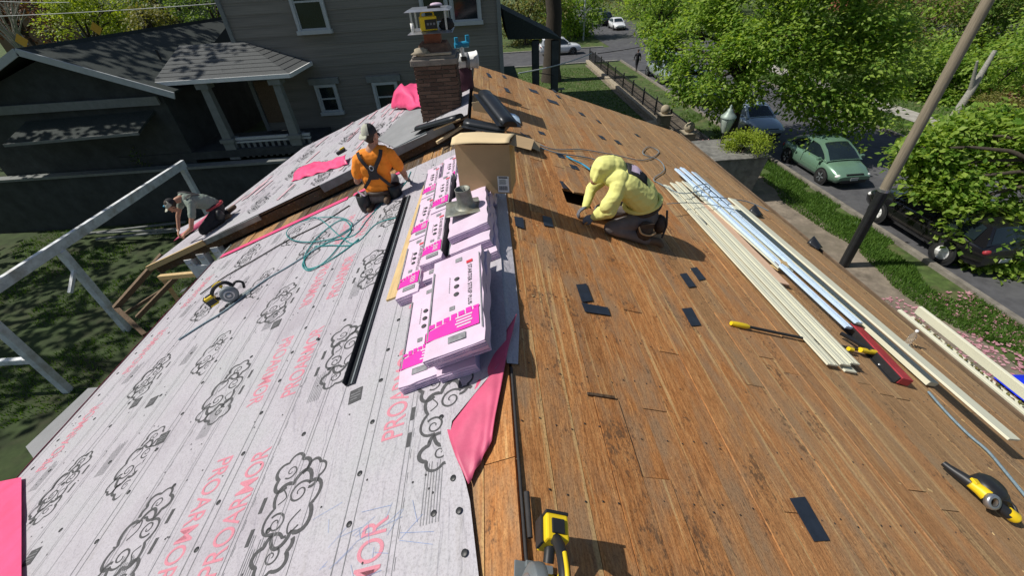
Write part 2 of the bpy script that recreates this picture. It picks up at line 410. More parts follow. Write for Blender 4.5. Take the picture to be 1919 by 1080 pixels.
# ================================================================== SETTING
KX = 13.75            # near kerb of the street
FX = 21.6             # far kerb
b = MB(); b.box((40, 100, GZ-.5), (1200, 1200, 1.0)); struct(b, 'ground', M['lawn'])
def sheet(name, pts, z, mt):
    q = MB(); q.add([(x, y, z) for x, y in pts], [tuple(range(len(pts)))]); return struct(q, name, mt)
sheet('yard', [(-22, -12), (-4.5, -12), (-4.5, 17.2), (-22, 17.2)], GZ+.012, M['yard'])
sheet('road', [(KX, -60), (FX, -60), (FX, 47), (KX, 47)], GZ+.02, M['asphalt'])
sheet('cross_road', [(-60, 47), (140, 47), (140, 56), (-60, 56)], GZ+.02, M['asphalt'])
sheet('far_road', [(KX+1, 56), (FX+2.5, 56), (FX+5, 260), (KX+3, 260)], GZ+.02, M['asphalt'])
b = MB(); b.box((KX-.09, -6, GZ+.06), (.18, 106, .14)); b.box((FX+.09, -6, GZ+.06), (.18, 106, .14)); struct(b, 'kerb', M['kerbstone'])
b = MB(); b.box((-20, 46.9, GZ+.06), (66.6, .2, .14)); b.box((-20, 56.1, GZ+.06), (68, .2, .14)); struct(b, 'far_kerb', M['concrete'])
sheet('sidewalk', [(9.75, -30), (11.9, -30), (12.25, 20), (11.6, 46), (9.75, 46)], GZ+.03, M['dirtpath'])
sheet('far_sidewalk', [(24.2, -30), (25.8, -30), (25.8, 46), (24.2, 46)], GZ+.03, M['concrete'])
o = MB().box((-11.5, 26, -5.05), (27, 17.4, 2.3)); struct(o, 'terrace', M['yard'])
def blades(name, label, n, fn, h, mt, parent=None, wd=.012, seed=1):
    r = random.Random(seed); vs = []; fs = []
    for i in range(n):
        x, y, z = fn(r); a = r.uniform(0, 6.28); hh = h*r.uniform(.5, 1.25); dx, dy = math.cos(a)*wd, math.sin(a)*wd
        lx, ly = r.uniform(-.5, .5)*hh, r.uniform(-.5, .5)*hh
        k = len(vs); vs += [(x-dx, y-dy, z), (x+dx, y+dy, z), (x+lx, y+ly, z+hh)]; fs.append((k, k+1, k+2))
    q = MB(); q.v = vs; q.f = fs; q.mi = [0]*len(fs); q.sm = [False]*len(fs)
    return stuff(q, name, mt, label)
def verge(r):
    while True:
        x, y = r.uniform(11.6, 13.64), 5+abs(r.gauss(0, 1))*10
        if noise.noise(V((x*.7, y*.5, 3))) > -.25+max(0, (12.15-x))*1.4+(.25 if y > 17 else 0): return x, y, GZ
blades('verge_grass', 'sunlit strip of grass between the sidewalk and the kerb', 26000, verge, .13, M['grass'], wd=.02)
blades('lawn_grass', 'mown green front lawn behind the iron fence', 22000, lambda r: (r.uniform(.5, 10.1), r.uniform(13, 45), GZ), .07, M['grass'], wd=.03, seed=2)
def yardg(r):
    while True:
        x, y = r.uniform(-21, -5.4), r.uniform(3, 17)
        if noise.noise(V((x*.45, y*.45, 8))) > .02: return x, y, GZ
blades('yard_grass', 'patchy dark grass of the shaded side yard', 16000, yardg, .12, M['grass'], wd=.02, seed=3)
blades('far_verge_grass', 'grass beyond the far kerb of the street', 14000, lambda r: (r.choice([r.uniform(21.9, 24.1), r.uniform(25.9, 31)]), r.uniform(6, 46), GZ), .14, M['grass'], wd=.035, seed=4)
# fallen petals over the lower sidewalk
r = random.Random(5); q = MB()
for i in range(3600):
    x = r.uniform(8.2, 13.6); y = 1.5+r.random()*7.2; a = r.uniform(0, 6.28); s = r.uniform(.025, .06)
    if noise.noise(V((x*.8, y*.8, 0))) < -.2: continue
    q.add([(x+s*math.cos(a), y+s*math.sin(a), GZ+.05), (x-s*math.sin(a), y+s*math.cos(a), GZ+.055), (x-s*math.cos(a), y-s*math.sin(a), GZ+.05), (x+s*math.sin(a), y-s*math.cos(a), GZ+.06)], [(0, 1, 2, 3)])
stuff(q, 'fallen_petals', M['petal'], 'pink blossom petals scattered over the ground by the house', cat='petals')
# ================================================================== NEIGHBOUR HOUSE
YF = 20.0
hl = V((-5, 24, -3.9))
nb = thing('neighbour_house', 'tall dark grey clapboard house with white trimmed windows and a hipped porch', 'house', hl)
q = MB(); q.box((-4.8, 28.1, 1.0), (10.7, 16.0, 10.4)); q.part('wall', M['darkwall'], nb, hl)
me = UNIT.mesh('siding_board', M['siding'])
z = -4.1; k = 0
while z < 5.8:
    o = inst(me, 'siding_board', nb, V((-4.8, YF+.075, z+.2))-hl, (math.radians(-2.4), 0, 0), (10.78, .034, .412)); z += .392
for cx_ in (.62, -10.2):
    q = MB(); q.box((cx_, YF+.05, .9), (.16, .16, 10.1)); q.part('corner_board', M['trimdark'], nb, hl)
def window(parent, off, x0, x1, z0, z1, y, sash=True, lintel=False, tr=.11):
    f = MB(); cx, cz = (x0+x1)/2, (z0+z1)/2
    f.box((x0-tr/2, y-.03, cz), (tr, .12, z1-z0)); f.box((x1+tr/2, y-.03, cz), (tr, .12, z1-z0))
    f.box((cx, y-.03, z1+tr/2), (x1-x0+2*tr, .12, tr))
    fo = f.part('window', M['trim'], parent, off)
    g = MB(); g.box((cx, y+.02, cz), (x1-x0, .03, z1-z0)); g.part('pane', M['glass'], fo, off)
    s = MB(); s.box((cx, y-.05, z0-.07), (x1-x0+2*tr+.1, .2, .14)); s.part('sill', M['trim'], fo, off)
    if sash:
        s = MB(); s.box((cx, y-.01, cz+.03), (x1-x0, .05, .06)); s.box((cx, y-.012, z0+.03), (x1-x0, .05, .06)); s.box((x0+.025, y-.014, cz), (.05, .05, z1-z0)); s.box((x1-.025, y-.014, cz), (.05, .05, z1-z0)); s.part('sash', M['trim'], fo, off)
    if lintel:
        s = MB(); s.box((cx, y-.03, z1+tr+.13), (x1-x0+2*tr+.35, .16, .24)); s.part('lintel', M['trimdark'], fo, off)
window(nb, hl, -7.38, -6.3, .36, 2.2, YF)
window(nb, hl, -2.4, -1.5, .34, 2.2, YF); window(nb, hl, -1.22, -.2, .34, 2.2, YF)
window(nb, hl, -7.45, -6.75, -2.75, -1.75, YF, lintel=True)
window(nb, hl, -4.98, -4.1, -2.85, -1.8, YF, lintel=True)
# hipped porch roof
Z0 = -.75; ex, ey = -7.4, 17.5
q = MB()
A, B_, C_, D_ = V((-12.4, ey, Z0)), V((ex, ey, Z0)), V((ex, YF+.03, Z0)), V((-9.85, YF+.03, .12))
E_ = V((-12.4, YF+.03, .12)); F_ = V((-9.85, YF+.03, Z0))
q.add([A, B_, D_, E_, C_, (-12.4, YF+.03, Z0)], [(0, 1, 2, 3), (1, 4, 2), (0, 5, 4, 1), (0, 3, 5)])
pr = q.part('porch_roof', M['shingle'], nb, hl)
q = MB(); q.box(((-12.4+ex)/2, ey-.03, Z0-.06), (5.0+.06, .06, .14)); q.box((ex+.03, (ey+YF)/2+.01, Z0-.06), (.06, YF-ey, .14)); q.part('gutter', M['white'], pr, hl)
for rw in range(9):     # visible shingle courses, each a raised strip
    t0 = rw/9.0
    q = MB()
    def lerp(a, c, t): return a+(c-a)*t
    a1, b1 = lerp(A, E_, t0), lerp(B_, D_, t0); a2, b2 = lerp(A, E_, t0+.1), lerp(B_, D_, t0+.1); up = V((0, -.006, .012))
    c1 = lerp(C_, D_, t0); c2 = lerp(C_, D_, t0+.1); us = V((.006, 0, .012))
    q.add([a1+up, b1+up, b2+up*.2, a2+up*.2], [(0, 1, 2, 3)]); q.add([b1+us, c1+us, c2+us*.2, b2+us*.2], [(0, 1, 2, 3)])
    q.part('shingle_course', M['shingle'], pr, hl)
q = MB(); q.box((-11.4, 18.75, -3.55), (8.0, 2.4, .3)); q.part('porch_floor', M['darkwall'], nb, hl)
for px, pz in ((400, 0), (528, 0)):
    top, bot = AY(px-18, 165, 17.75), AY(px+28, 258, 17.75)
    cx = bot.x
    q = MB(); q.hexa([(cx-.17, 17.6, -3.0), (cx+.17, 17.6, -3.0), (cx+.17, 17.94, -3.0), (cx-.17, 17.94, -3.0), (cx-.13, 17.64, -1.1), (cx+.13, 17.64, -1.1), (cx+.13, 17.9, -1.1), (cx-.13, 17.9, -1.1)])
    c = q.part('porch_column', M['trimdark'], nb, hl)
    q = MB(); q.box((cx, 17.77, -1.0), (.46, .46, .2)); q.part('capital', M['trimdark'], c, hl)
    q = MB(); q.box((cx, 17.77, -3.05), (.55, .5, .14)); q.box((cx, 17.77, -3.45), (.42, .42, .7)); q.part('pedestal', M['trimdark'], c, hl)
q = MB(); q.box((-9.2, 17.75, -3.03), (3.4, .12, .1)); q.box((-9.2, 17.75, -3.16), (3.4, .1, .07)); rl = q.part('porch_rail', M['trim'], nb, hl)
me = MB().box((0, 0, 0), (.11, .05, .62)).mesh('baluster', M['trimdark'])
for i in range(13): inst(me, 'baluster', rl, V((-10.6+i*.25, 17.75, -3.5))-hl)
q = MB(); q.box((-9.6, YF-.02, -2.2), (.9, .05, 1.7)); q.part('porch_door', M['oldwood'], nb, hl)
# gable wing on the left
Yg = 17.0; zp, ze = .62, -1.0
gl = V((-16, 21, -3.9))
gw = thing('gable_wing', 'low neighbouring house with a long dark roof and pale gable trim in the shade', 'house', gl)
q = MB(); q.prism([(-20.2, -6.0), (-12.4, -6.0), (-12.4, -1.2), (-15.9, .2), (-20.2, -1.2)], -17.6, -26, mx=Matrix(((1, 0, 0, 0), (0, 0, -1, 0), (0, 1, 0, 0), (0, 0, 0, 1)))); q.part('wall', M['darkwall'], gw, gl)
q = MB()
def slab(q, a, b, c, d, th):
    n = (V(b)-V(a)).cross(V(d)-V(a)).normalized()*th
    q.hexa([V(a)-n, V(b)-n, V(c)-n, V(d)-n, a, b, c, d])
slab(q, (-15.9, Yg, zp), (-11.55, Yg, ze-.02), (-11.55, 25.8, ze-.02), (-12.6, 25.8, zp+.12), .08)
slab(q, (-20.4, Yg, ze-.2), (-15.9, Yg, zp), (-12.6, 25.8, zp+.12), (-20.4, 25.8, ze-.2), .08)
rf = q.part('roof', M['shingledark'], gw, gl)
q = MB(); q.bar((-15.9, Yg-.04, zp-.1), (-11.5, Yg-.04, ze-.14), .05, .22); q.bar((-15.9, Yg-.04, zp-.1), (-20.4, Yg-.04, ze-.36), .05, .22); q.part('bargeboard', M['trim'], gw, gl)
q = MB(); q.box((-16.3, Yg+.45, -1.35), (7.6, .1, .3)); q.part('frieze_board', M['trimdark'], gw, gl)
q = MB(); slab(q, (-17.8, 16.2, -2.2), (-12.9, 16.2, -2.1), (-12.9, 17.5, -1.7), (-17.8, 17.5, -1.8), .08); q.part('lower_roof', M['shingledark'], gw, gl)
q = MB(); q.bar((-17.8, 16.17, -2.26), (-12.9, 16.17, -2.16), .05, .1); q.part('gutter', M['trimdark'], gw, gl)
q = MB(); q.tube([(-12.9, 19.3, -.6), (-12.9, 19.3, .1)], .04, 8); q.part('vent_pipe', M['black'], gw, gl)
# right-hand porch of the tall house
q = MB(); a = AY(941, 16, 21.6); bb = AY(1052, 72, 21.6); c = AY(952, 74, 21.6)
q.add([a, bb, c, a+V((0, 4.2, 0)), bb+V((0, 4.2, 0)), c+V((0, 4.2, 0))], [(0, 2, 1), (3, 4, 5), (0, 1, 4, 3), (1, 2, 5, 4), (0, 3, 5, 2)])
q.part('side_porch_roof', M['shingledark'], nb, hl)
for px in (1003, 1040):
    p = AY(px, 75, 21.8); q = MB(); q.box((p.x, 21.8, (p.z-3.9)/2), (.32, .32, p.z+3.9)); q.part('porch_column', M['darkwall'], nb, hl)
q = MB(); q.box((2.2, 22.0, -2.9), (3.0, .06, .08)); q.box((2.2, 22.0, -3.7), (3.0, .06, .08)); rl = q.part('porch_rail', M['trimdark'], nb, hl)
me = MB().box((0, 0, 0), (.07, .05, .8)).mesh('baluster', M['darkwall'])
for i in range(16): inst(me, 'baluster', rl, V((.85+i*.18, 22.0, -3.3))-hl)
# retaining wall and things along it
rw_ = V((-13.5, 17.28, GZ)); rwt = thing('retaining_wall', 'long dark concrete wall holding up the neighbouring yard', 'wall', rw_)
q = MB(); q.box((-13.5, 17.28, -5.05), (17, .3, 2.3)); q.part('wall', M['darkwall'], rwt, rw_)
q = MB(); q.box((-13.5, 17.24, -3.86), (17, .42, .1)); q.part('coping', M['trimdark'], rwt, rw_)
# ================================================================== WHITE TIMBER FRAME IN THE SIDE YARD
fl = V((-11.55, 11, GZ))
fr = thing('pergola', 'open white timber beam on tall posts standing in the side yard', 'pergola', fl)
q = MB(); q.bar((-11.55, 4.0, -3.2), (-11.55, 15.7, -3.2), .12, .26); q.part('beam', M['whitewood'], fr, hl*0+fl, bev=.008)
for y in (9.85, 7.55, 15.5):
    q = MB(); q.box((-11.55, y, (GZ-3.33)/2), (.17, .17, -3.33-GZ)); q.part('post', M['whitewood'], fr, fl, bev=.006)
q = MB(); q.bar((-11.6, 7.55, -5.0), (-17, 7.7, -5.0), .12, .14); q.part('rail', M['whitewood'], fr, fl)
q = MB(); q.bar((-11.55, 9.3, -4.3), (-11.55, 9.8, -3.9), .08, .08); q.part('brace', M['whitewood'], fr, fl)
# ================================================================== THE HOUSE BEING ROOFED
hs = V((0, 5.2, GZ))
house = thing('house', 'house with a roof half bare brown plank and half pale printed underlayment', 'house', hs)
RE, LE = 5.28, -5.08          # eaves
YN, YS, YR = -2.2, 7.0, 11.62  # near end, step to the raised roof, far rake
q = MB()
q.prism([(-4.7, GZ), (4.9, GZ), (4.9, -4.9*T-.3), (0, -.3), (-4.7, -4.7*T-.3)], 2.0, -6.9, mx=Matrix(((1, 0, 0, 0), (0, 0, -1, 0), (0, 1, 0, 0), (0, 0, 0, 1))))
q.prism([(-5.6, GZ), (4.88, GZ), (4.88, -4.9*T-.3), (-.38, -.13), (-5.6, -5.6*T+RAISE-.35)], -7.1, -11.2, mx=Matrix(((1, 0, 0, 0), (0, 0, -1, 0), (0, 1, 0, 0), (0, 0, 0, 1))))
q.part('wall', M['trimdark'], house, hs)
BW = .178; GAP = .0045; BT = .022
bme = [UNIT.mesh('plank', M[k]) for k in ('deck', 'deck2', 'deckfar', 'deckdark')]
HOLE = R(1082, 372)
def plank(side, u, y0, y1, kind, dz=0.0, raise_=0.0, w=BW-GAP, ang=0.0):
    uv, n = (UR, NR) if side > 0 else (UL, NL)
    p = uv*u + UY*((y0+y1)/2) + n*(-BT/2+dz) + V((0, 0, raise_)) - hs
    o = inst(bme[kind], 'plank', house, p, (0, TH if side > 0 else -TH, ang), (w, y1-y0-.006, BT)); return o
pr_ = random.Random(21)
i = 0; u = .012+BW/2
while u < RE/CT-.02:
    y = YN+pr_.uniform(-1.5, 0)
    while y < YR:
        ln = pr_.choice([3.3, 4.2, 4.9, 5.6]); y1 = min(y+ln, YR+pr_.uniform(-.01, .02))
        if YR-y1 < .5: y1 = YR+pr_.uniform(-.01, .02)
        fx = (u/5.6)*1.1+(y+y1)/2*.02; kind = 2 if (y+y1)/2 > 6.3 and pr_.random() < .75 else (1 if fx+pr_.uniform(-.2, .2) > .66 else 0)
        dz = pr_.uniform(-.006, .003); a0 = max(y, YN)
        if abs(u*CT-HOLE.x) < BW*.55 and a0 < HOLE.y < y1:
            plank(1, u, a0, HOLE.y-.2, kind, dz); plank(1, u, HOLE.y+.2, y1, kind, dz)
        elif y1 > a0+.1: plank(1, u, a0, y1, kind, dz, ang=pr_.uniform(-.0008, .0008))
        y = y1
    u += BW; i += 1
# extra courses of the higher right slope beyond the step
for k in range(2):
    uu = -.08-k*.178
    plank(1, uu, YS-.05, 9.4, 2, 0.0); plank(1, uu, 9.4, YR, 2, -.003)
# exposed boards on the left beside the ridge, and in the trough below the step
for k in range(3):
    plank(-1, .012+BW*(k+.5), YN, 1.15+k*.05, 0); plank(-1, .012+BW*(k+.5), 1.15+k*.05, 3.1, 0, -.002)
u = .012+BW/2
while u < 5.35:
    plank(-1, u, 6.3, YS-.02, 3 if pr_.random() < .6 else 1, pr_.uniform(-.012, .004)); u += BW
q = MB()     # slab added below the boards so gaps and hole show the attic's darkness
q.hexa([UR*.0+UY*YN+V((0, 0, -.24)), UR*5.6+UY*YN+V((0, 0, -.24)), UR*5.6+UY*YR+V((0, 0, -.24)), UY*YR+V((0, 0, -.24)),
        UY*YN+V((0, 0, -.20)), UR*5.6+UY*YN+V((0, 0, -.20)), UR*5.6+UY*YR+V((0, 0, -.20)), UY*YR+V((0, 0, -.20))])
q.part('attic_dark_backing', M['oldwood'], house, hs)
q = MB()
q.hexa([UL*5.4+UY*YN+NL*-.10, UL*.012+UY*YN+NL*-.10, UL*.012+UY*YS+NL*-.10, UL*5.4+UY*YS+NL*-.10,
        UL*5.4+UY*YN+NL*-.024, UL*.012+UY*YN+NL*-.024, UL*.012+UY*YS+NL*-.024, UL*5.4+UY*YS+NL*-.024])
q.part('deck_base', M['oldwood'], house, hs)
q = MB(); e = RE-.0
q.bar(V((e+.02, YN, -e*T-.1)), V((e+.02, YR, -e*T-.1)), .03, .19); q.part('fascia', M['oldwood'], house, hs)
q = MB(); q.bar(V((LE-.02, YN, LE*T-.12)), V((LE-.02, YS, LE*T-.12)), .03, .2); q.part('fascia', M['trimdark'], house, hs)
# raised left slope: near corner and far corner measured on its plane
c1, c2 = F(318, 468), F(585, 262); c1.y = YS; c2.y = YR; rz = V((-T and 0, 0, 0))
RID = V((-.378, 0, .14))
r1, r2 = V((RID.x, YS, RID.z)), V((RID.x, YR, RID.z)); nl = NL
q = MB(); dn = V((0, 0, -.06))
q.hexa([c1+dn, r1+dn, r2+dn, c2+dn, c1-V((0, 0, .012)), r1-V((0, 0, .012)), r2-V((0, 0, .012)), c2-V((0, 0, .012))])
q.part('raised_deck', M['oldwood'], house, hs)
q = MB(); q.bar(c1+V((-.02, .02, -.14)), r1+V((0, .02, -.14)), .04, .19, up=V((0, 0, 1))); q.part('rake_board', M['deckdark'], house, hs)
q = MB(); q.bar(c1+V((-.05, -.035, -.05)), c1*.62+r1*.38+V((0, -.035, -.05)), .03, .09); q.part('drip_edge', M['flash'], house, hs, label='dull metal edging along the step')
pe = c1*.42+r1*.58
q = MB(); q.bar(pe+V((0, -.04, -.06)), r1+V((-.25, -.04, -.1)), .03, .14); q.part('drip_edge', M['grey'], house, hs)
q = MB(); q.bar(c1+V((-.09, -.06, -.05)), c1*.8+r1*.2+V((-.06, -.06, -.045)), .05, .1); q.part('rake_trim', M['pine'], house, hs, label='fresh pale pine trim at the corner of the raised roof')
q = MB(); q.bar(c1+V((0, 0, -.14)), c2+V((0, 0, -.14)), .04, .2); q.part('fascia', M['oldwood'], house, hs)
for px, ln in ((336, 1.3), (366, 1.3), (400, 1.2)):      # white knee braces under the corner
    p = AY(px, 470, YS-.06); pz = p.x*T+RAISE-.2
    q = MB(); q.bar(V((p.x, YS+.05, pz)), V((p.x+.12, YS+.05, pz-ln)), .15, .15); q.bar(V((p.x, YS-.02, pz-.05)), V((p.x, YS+.55, pz-ln*.8)), .09, .09); q.part('knee_brace', M['whitewood'], house, hs)
q = MB(); q.box((-5.25, 6.99, -2.85), (1.5, .05, 1.1)); q.part('gable_panel', M['whitewood'], house, hs)
# grey lower roof strip below the left eave
q = MB(); 
a, b2, c3, d4 = G(48, 838, -2.75), G(165, 728, -2.75), V((-5.0, 4.2, -2.5)), V((-5.0, 2.4, -2.5))
slab(q, a, d4, c3, b2, .06); q.part('lean_to_roof', M['felt'], house, hs)
a, b2 = G(0, 925, -2.75), G(60, 838, -2.75)
# right gutter full of debris
q = MB(); gx = RE+.05; gz = -RE*T-.06
for xx, hh, wd in ((gx+.04, .10, .05), (gx+.31, .13, .045)):
    q.box((xx, .8, gz+hh-.1), (wd, 6.3, .12))
q.box((gx+.17, .8, gz-.11), (.3, 6.3, .03)); gt = q.part('gutter', M['cream'], house, hs, bev=.006)
q = MB()
gr = random.Random(3)
for k in range(900): q.ell((gx+.07+gr.random()*.21, gr.uniform(-2.2, 3.9), gz-.075+gr.random()*.02), [gr.uniform(.008, .022) for _ in range(3)], gr.randrange(2), 5, 3)
o = stuff(q, 'gutter_debris', [M['oldwood'], M['leafolive']], '', gt, hs)
# ------------------------------------------------------------------ underlayment
mt, t, bs = base_mat('pale_grey_underlayment')
n1 = noise_node(t, 1.1, 5, .6); n2 = noise_node(t, 75, 4, .75); n3 = noise_node(t, 5, 6, .7, mapscale=(2.5, .5, 2.5))
cc = ramp(t, n1.outputs[0], [(.3, (.38, .35, .385)), (.5, (.445, .422, .455)), (.7, (.41, .41, .423))]).outputs[0]
cc = mixc(t, .75, cc, ramp(t, n2.outputs[0], [(.34, (.66, .65, .64)), (.52, (1, 1, 1)), (.8, (1.05, 1.05, 1.05))]).outputs[0], 'MULTIPLY')
cc = mixc(t, ramp(t, n3.outputs[0], [(.58, (0, 0, 0)), (.76, (.45, .45, .45))]).outputs[0], cc, (.29, .27, .25))
t.links.new(cc, bs.inputs['Base Color']); bs.inputs['Roughness'].default_value = .6; bs.inputs['Specular IOR Level'].default_value = .35
n4 = noise_node(t, 1.5, 3, .55, mapscale=(1.4, .55, 1.4)); n4.inputs['Distortion'].default_value = 1.6
rg_ = ramp(t, n4.outputs[0], [(.44, (0, 0, 0)), (.5, (1, 1, 1)), (.56, (0, 0, 0))])
hm = N(t, 'ShaderNodeMath', operation='MULTIPLY_ADD'); t.links.new(rg_.outputs[0], hm.inputs[0]); hm.inputs[1].default_value = .45; t.links.new(n3.outputs[0], hm.inputs[2])
bump(t, bs, hm.outputs[0], .65, .02)
M['underlay'] = mt
def lp(x, y, h=0.0):           # point on the near left slope (x horizontal, <0), h along the normal
    return V((x, y, x*T))+NL*h
def wav(x, y): return .0010*noise.noise(V((x*2.1, y*1.6, .5)))
SEAM = [0.02, -.965, -2.035, -3.10, -4.18, LE-.03]
sheets = []
for k in range(5):
    xa, xb = SEAM[k+1]-(.03 if k < 4 else 0.0), SEAM[k]
    hb = .006+.004*(5-k)
    q = MB()
    if k == 0:
        def fn(s, t_):
            y = YN+(6.45-YN)*t_
            top = np.interp(y, [-2.2, .5, .62, 1.05, 1.42, 1.79, 2.0, 6.45], [-.13, -.17, -.19, -.25, -.38, -.03, .0, .0])
            x = xa+(top-xa)*s
            p = lp(min(x, 0), y, hb+wav(x, y)+ (.02*max(0, s-.9)*10 if 1.0 < y < 1.8 else 0)); return p
        q.grid(fn, 16, 90)
    else:
        q.grid(lambda s, t_: lp(xa+(xb-xa)*s, YN+(6.5-.03*k-YN)*t_, hb+wav(xa+(xb-xa)*s, YN+8.7*t_)+(.004 if s > .93 else 0)), 14, 84)
    o = q.part('underlayment_sheet', M['underlay'], house, hs); o['sheet_h'] = hb; sheets.append(o)
# strip lapped over the ridge to the right
q = MB(); q.grid(lambda s, t_: (R(0, 0)*0 + V((0, 1.78+4.3*t_, 0)) + UR*(.1*s*(1-.5*max(0, 1-t_*9))-.0) + NR*(.022-.012*s) + UL*(.03*(1-s))), 4, 40)
q.part('underlayment_sheet', M['underlay'], house, hs)
# pink edge folds
q = MB(); q.bar(lp(-4.95, 6.42, .03), lp(-2.45, 6.44, .03), .11, .012, up=NL); q.bar(lp(-2.35, 6.45, .03), lp(-1.5, 6.5, .035), .09, .012, up=NL); q.part('pink_edge', M['pink'], house, hs, bev=.004)
q = MB(); q.grid(lambda s, t_: V((LE-.035-.05*s+.01*noise.noise(V((t_*40, s, 0))), YN+(6.3-YN)*t_, (LE)*T+.012-.13*s)), 3, 50); q.part('eave_fold', M['pinkdull'], house, hs)
# turned-back pink flap at the ridge
P00, P10, P11, P01 = lp(-.385, 1.42, .03), V((.075, 2.22, .03)), V((-.07, 1.36, .03)), lp(-.245, 1.05, .035)
PM = V((-.13, 1.26, -.02))
def flap(s, t_):
    p = (P00*(1-s)+P10*s)*(1-t_)+(P01*(1-s)+PM*s)*t_
    bul = math.sin(math.pi*t_)*.035*(1-.4*s)+.012*noise.noise(V((s*5, t_*4, 1)))
    return p+NL*bul
q = MB(); q.grid(flap, 20, 14); o = q.part('turned_back_flap', M['pinkdull'], house, hs)
so_ = o.modifiers.new('thick', 'SOLIDIFY'); so_.thickness = .004
# lower-left corner pink sheet
q = MB(); q.grid(lambda s, t_: L(-60+s*100, 1110-t_*215+ (1-s)*20, .05+.012*noise.noise(V((s*4, t_*5, 3)))), 8, 10); q.part('pink_corner', M['pink'], house, hs)
# far raised underlayment
def fp(s, t_, h=.0):
    a = c1+(c2-c1)*t_; b_ = r1+(r2-r1)*t_; p = a+(b_-a)*s
    return p+NL*(h+.003*noise.noise(V((p.x*2, p.y*2, 7))))
for k in range(4):
    q = MB(); q.grid(lambda s, t_: fp(.25*k-.012+(.262)*s, t_, .004+.004*k), 8, 30); q.part('underlayment_sheet', M['underlay'], house, hs)
# ------------------------------------------------------------------ print on the underlayment
fc = bpy.data.curves.new('lettering', 'FONT'); fc.body = 'PROARMOR'; fc.size = 1.0; fc.align_x = 'CENTER'; fc.align_y = 'CENTER'; fc.offset = .006
fo = bpy.data.objects.new('lettering_src', fc); COL.objects.link(fo)
def text_mesh(body, name, m_):
    fc.body = body; bpy.context.view_layer.update()
    me = bpy.data.meshes.new_from_object(fo.evaluated_get(bpy.context.evaluated_depsgraph_get()))
    me.name = name; me.materials.clear(); me.materials.append(m_); return me
PRO = text_mesh('PROARMOR', 'lettering', M['redink'])
wx = max(v.co.x for v in PRO.vertices)-min(v.co.x for v in PRO.vertices); wy = max(v.co.y for v in PRO.vertices)-min(v.co.y for v in PRO.vertices)
LS = (.80/wx, .155/wy, 1)
def print_at(me, name, parent, x, y, h, ang, scale=(1, 1, 1)):
    mm = slope_m(lp(x, y, h)-hs, ang, -1)
    o = inst(me, name, parent); o.matrix_local = mm @ Matrix.Diagonal((*scale, 1)); return o
def sheet_h(x): return next((k for k in range(5) if x > SEAM[k+1]), 4)
def top_h(x): k = sheet_h(x); return .006+.004*(5-k)+.0018
# generic looped ornament (stands in for the printed figure)
def orn():
    q = MB(); n = V((0, 0, 1))
    def arc(cx, cy, rx, ry, a0, a1, wd, rot=0.0, nn=26):
        ps = []
        for k in range(nn+1):
            a = math.radians(a0+(a1-a0)*k/nn); x, y = rx*math.cos(a), ry*math.sin(a)
            ps.append(V((cx+x*math.cos(rot)-y*math.sin(rot), cy+x*math.sin(rot)+y*math.cos(rot), 0)))
        q.ribbon(ps, (lambda t_: wd*(.35+.5*math.sin(math.pi*min(1, max(0, t_))))), n)
    def line(ps, wd): q.ribbon(catmull([V((x, y, 0)) for x, y in ps], 7), wd*.72, n)
    # a chain of scalloped clouds with scrolls: plain ornament, no figure
    def cloud(cx, cy, r0, lob, ph, wd, sq=.8, a0=0, a1=360):
        ps = []
        for k in range(61):
            a = math.radians(a0+(a1-a0)*k/60); r_ = r0*(.80+.30*abs(math.sin(lob*a/2+ph)))
            ps.append(V((cx+r_*math.cos(a)*sq, cy+r_*math.sin(a), 0)))
        q.ribbon(ps, (lambda t_: wd*(.55+.45*abs(math.sin(5*t_+ph)))), n)
    def spiral(cx, cy, r0, turns, wd, ph=0.0, sg=1):
        ps = [V((cx+r0*(1-k/40*.85)*math.cos(ph+sg*turns*6.283*k/40), cy+r0*(1-k/40*.85)*math.sin(ph+sg*turns*6.283*k/40), 0)) for k in range(41)]
        q.ribbon(ps, (lambda t_: wd*(1-.6*t_)), n)
    cloud(.03, -.02, .235, 6, .3, .030, .78); cloud(-.08, .25, .135, 5, .8, .028, .95, -20, 270); cloud(.0, -.31, .12, 5, .1, .028, 1.1, 60, 395)
    cloud(.11, .20, .10, 4, 1.1, .022, .9, -90, 150)
    spiral(.05, .07, .085, 1.5, .018, .6); spiral(-.06, -.11, .07, 1.4, .016, 2.4, -1); spiral(-.09, .26, .055, 1.3, .013, 4.0); spiral(.0, -.32, .055, 1.3, .013, 1.0, -1)
    line([(.13, -.16), (.07, -.2), (.05, -.13), (.11, -.06)], .014); line([(-.1, .02), (-.05, .06), (-.09, .12)], .012)
    for bx, by in ((-.235, -.16), (-.235, .05)): q.box((bx, by, 0), (.03, .11, .0004))
    return q
ORN = orn().mesh('ornament', M['ink'])
fo2 = text_mesh('OC', 'logo', M['inklight'])
def logo():
    q = MB(); q.box((0, 0, 0), (.105, .125, .0004))
    q.box((0, .02, .001), (.08, .006, .0004), 1); q.box((0, -.005, .001), (.08, .006, .0004), 1); q.box((-.01, -.03, .001), (.06, .006, .0004), 1); q.box((.028, .04, .001), (.02, .006, .0004), 1)
    return q.mesh('printed_logo', [M['ink'], M['inklight']])
LOGO = logo()
H90 = math.pi/2
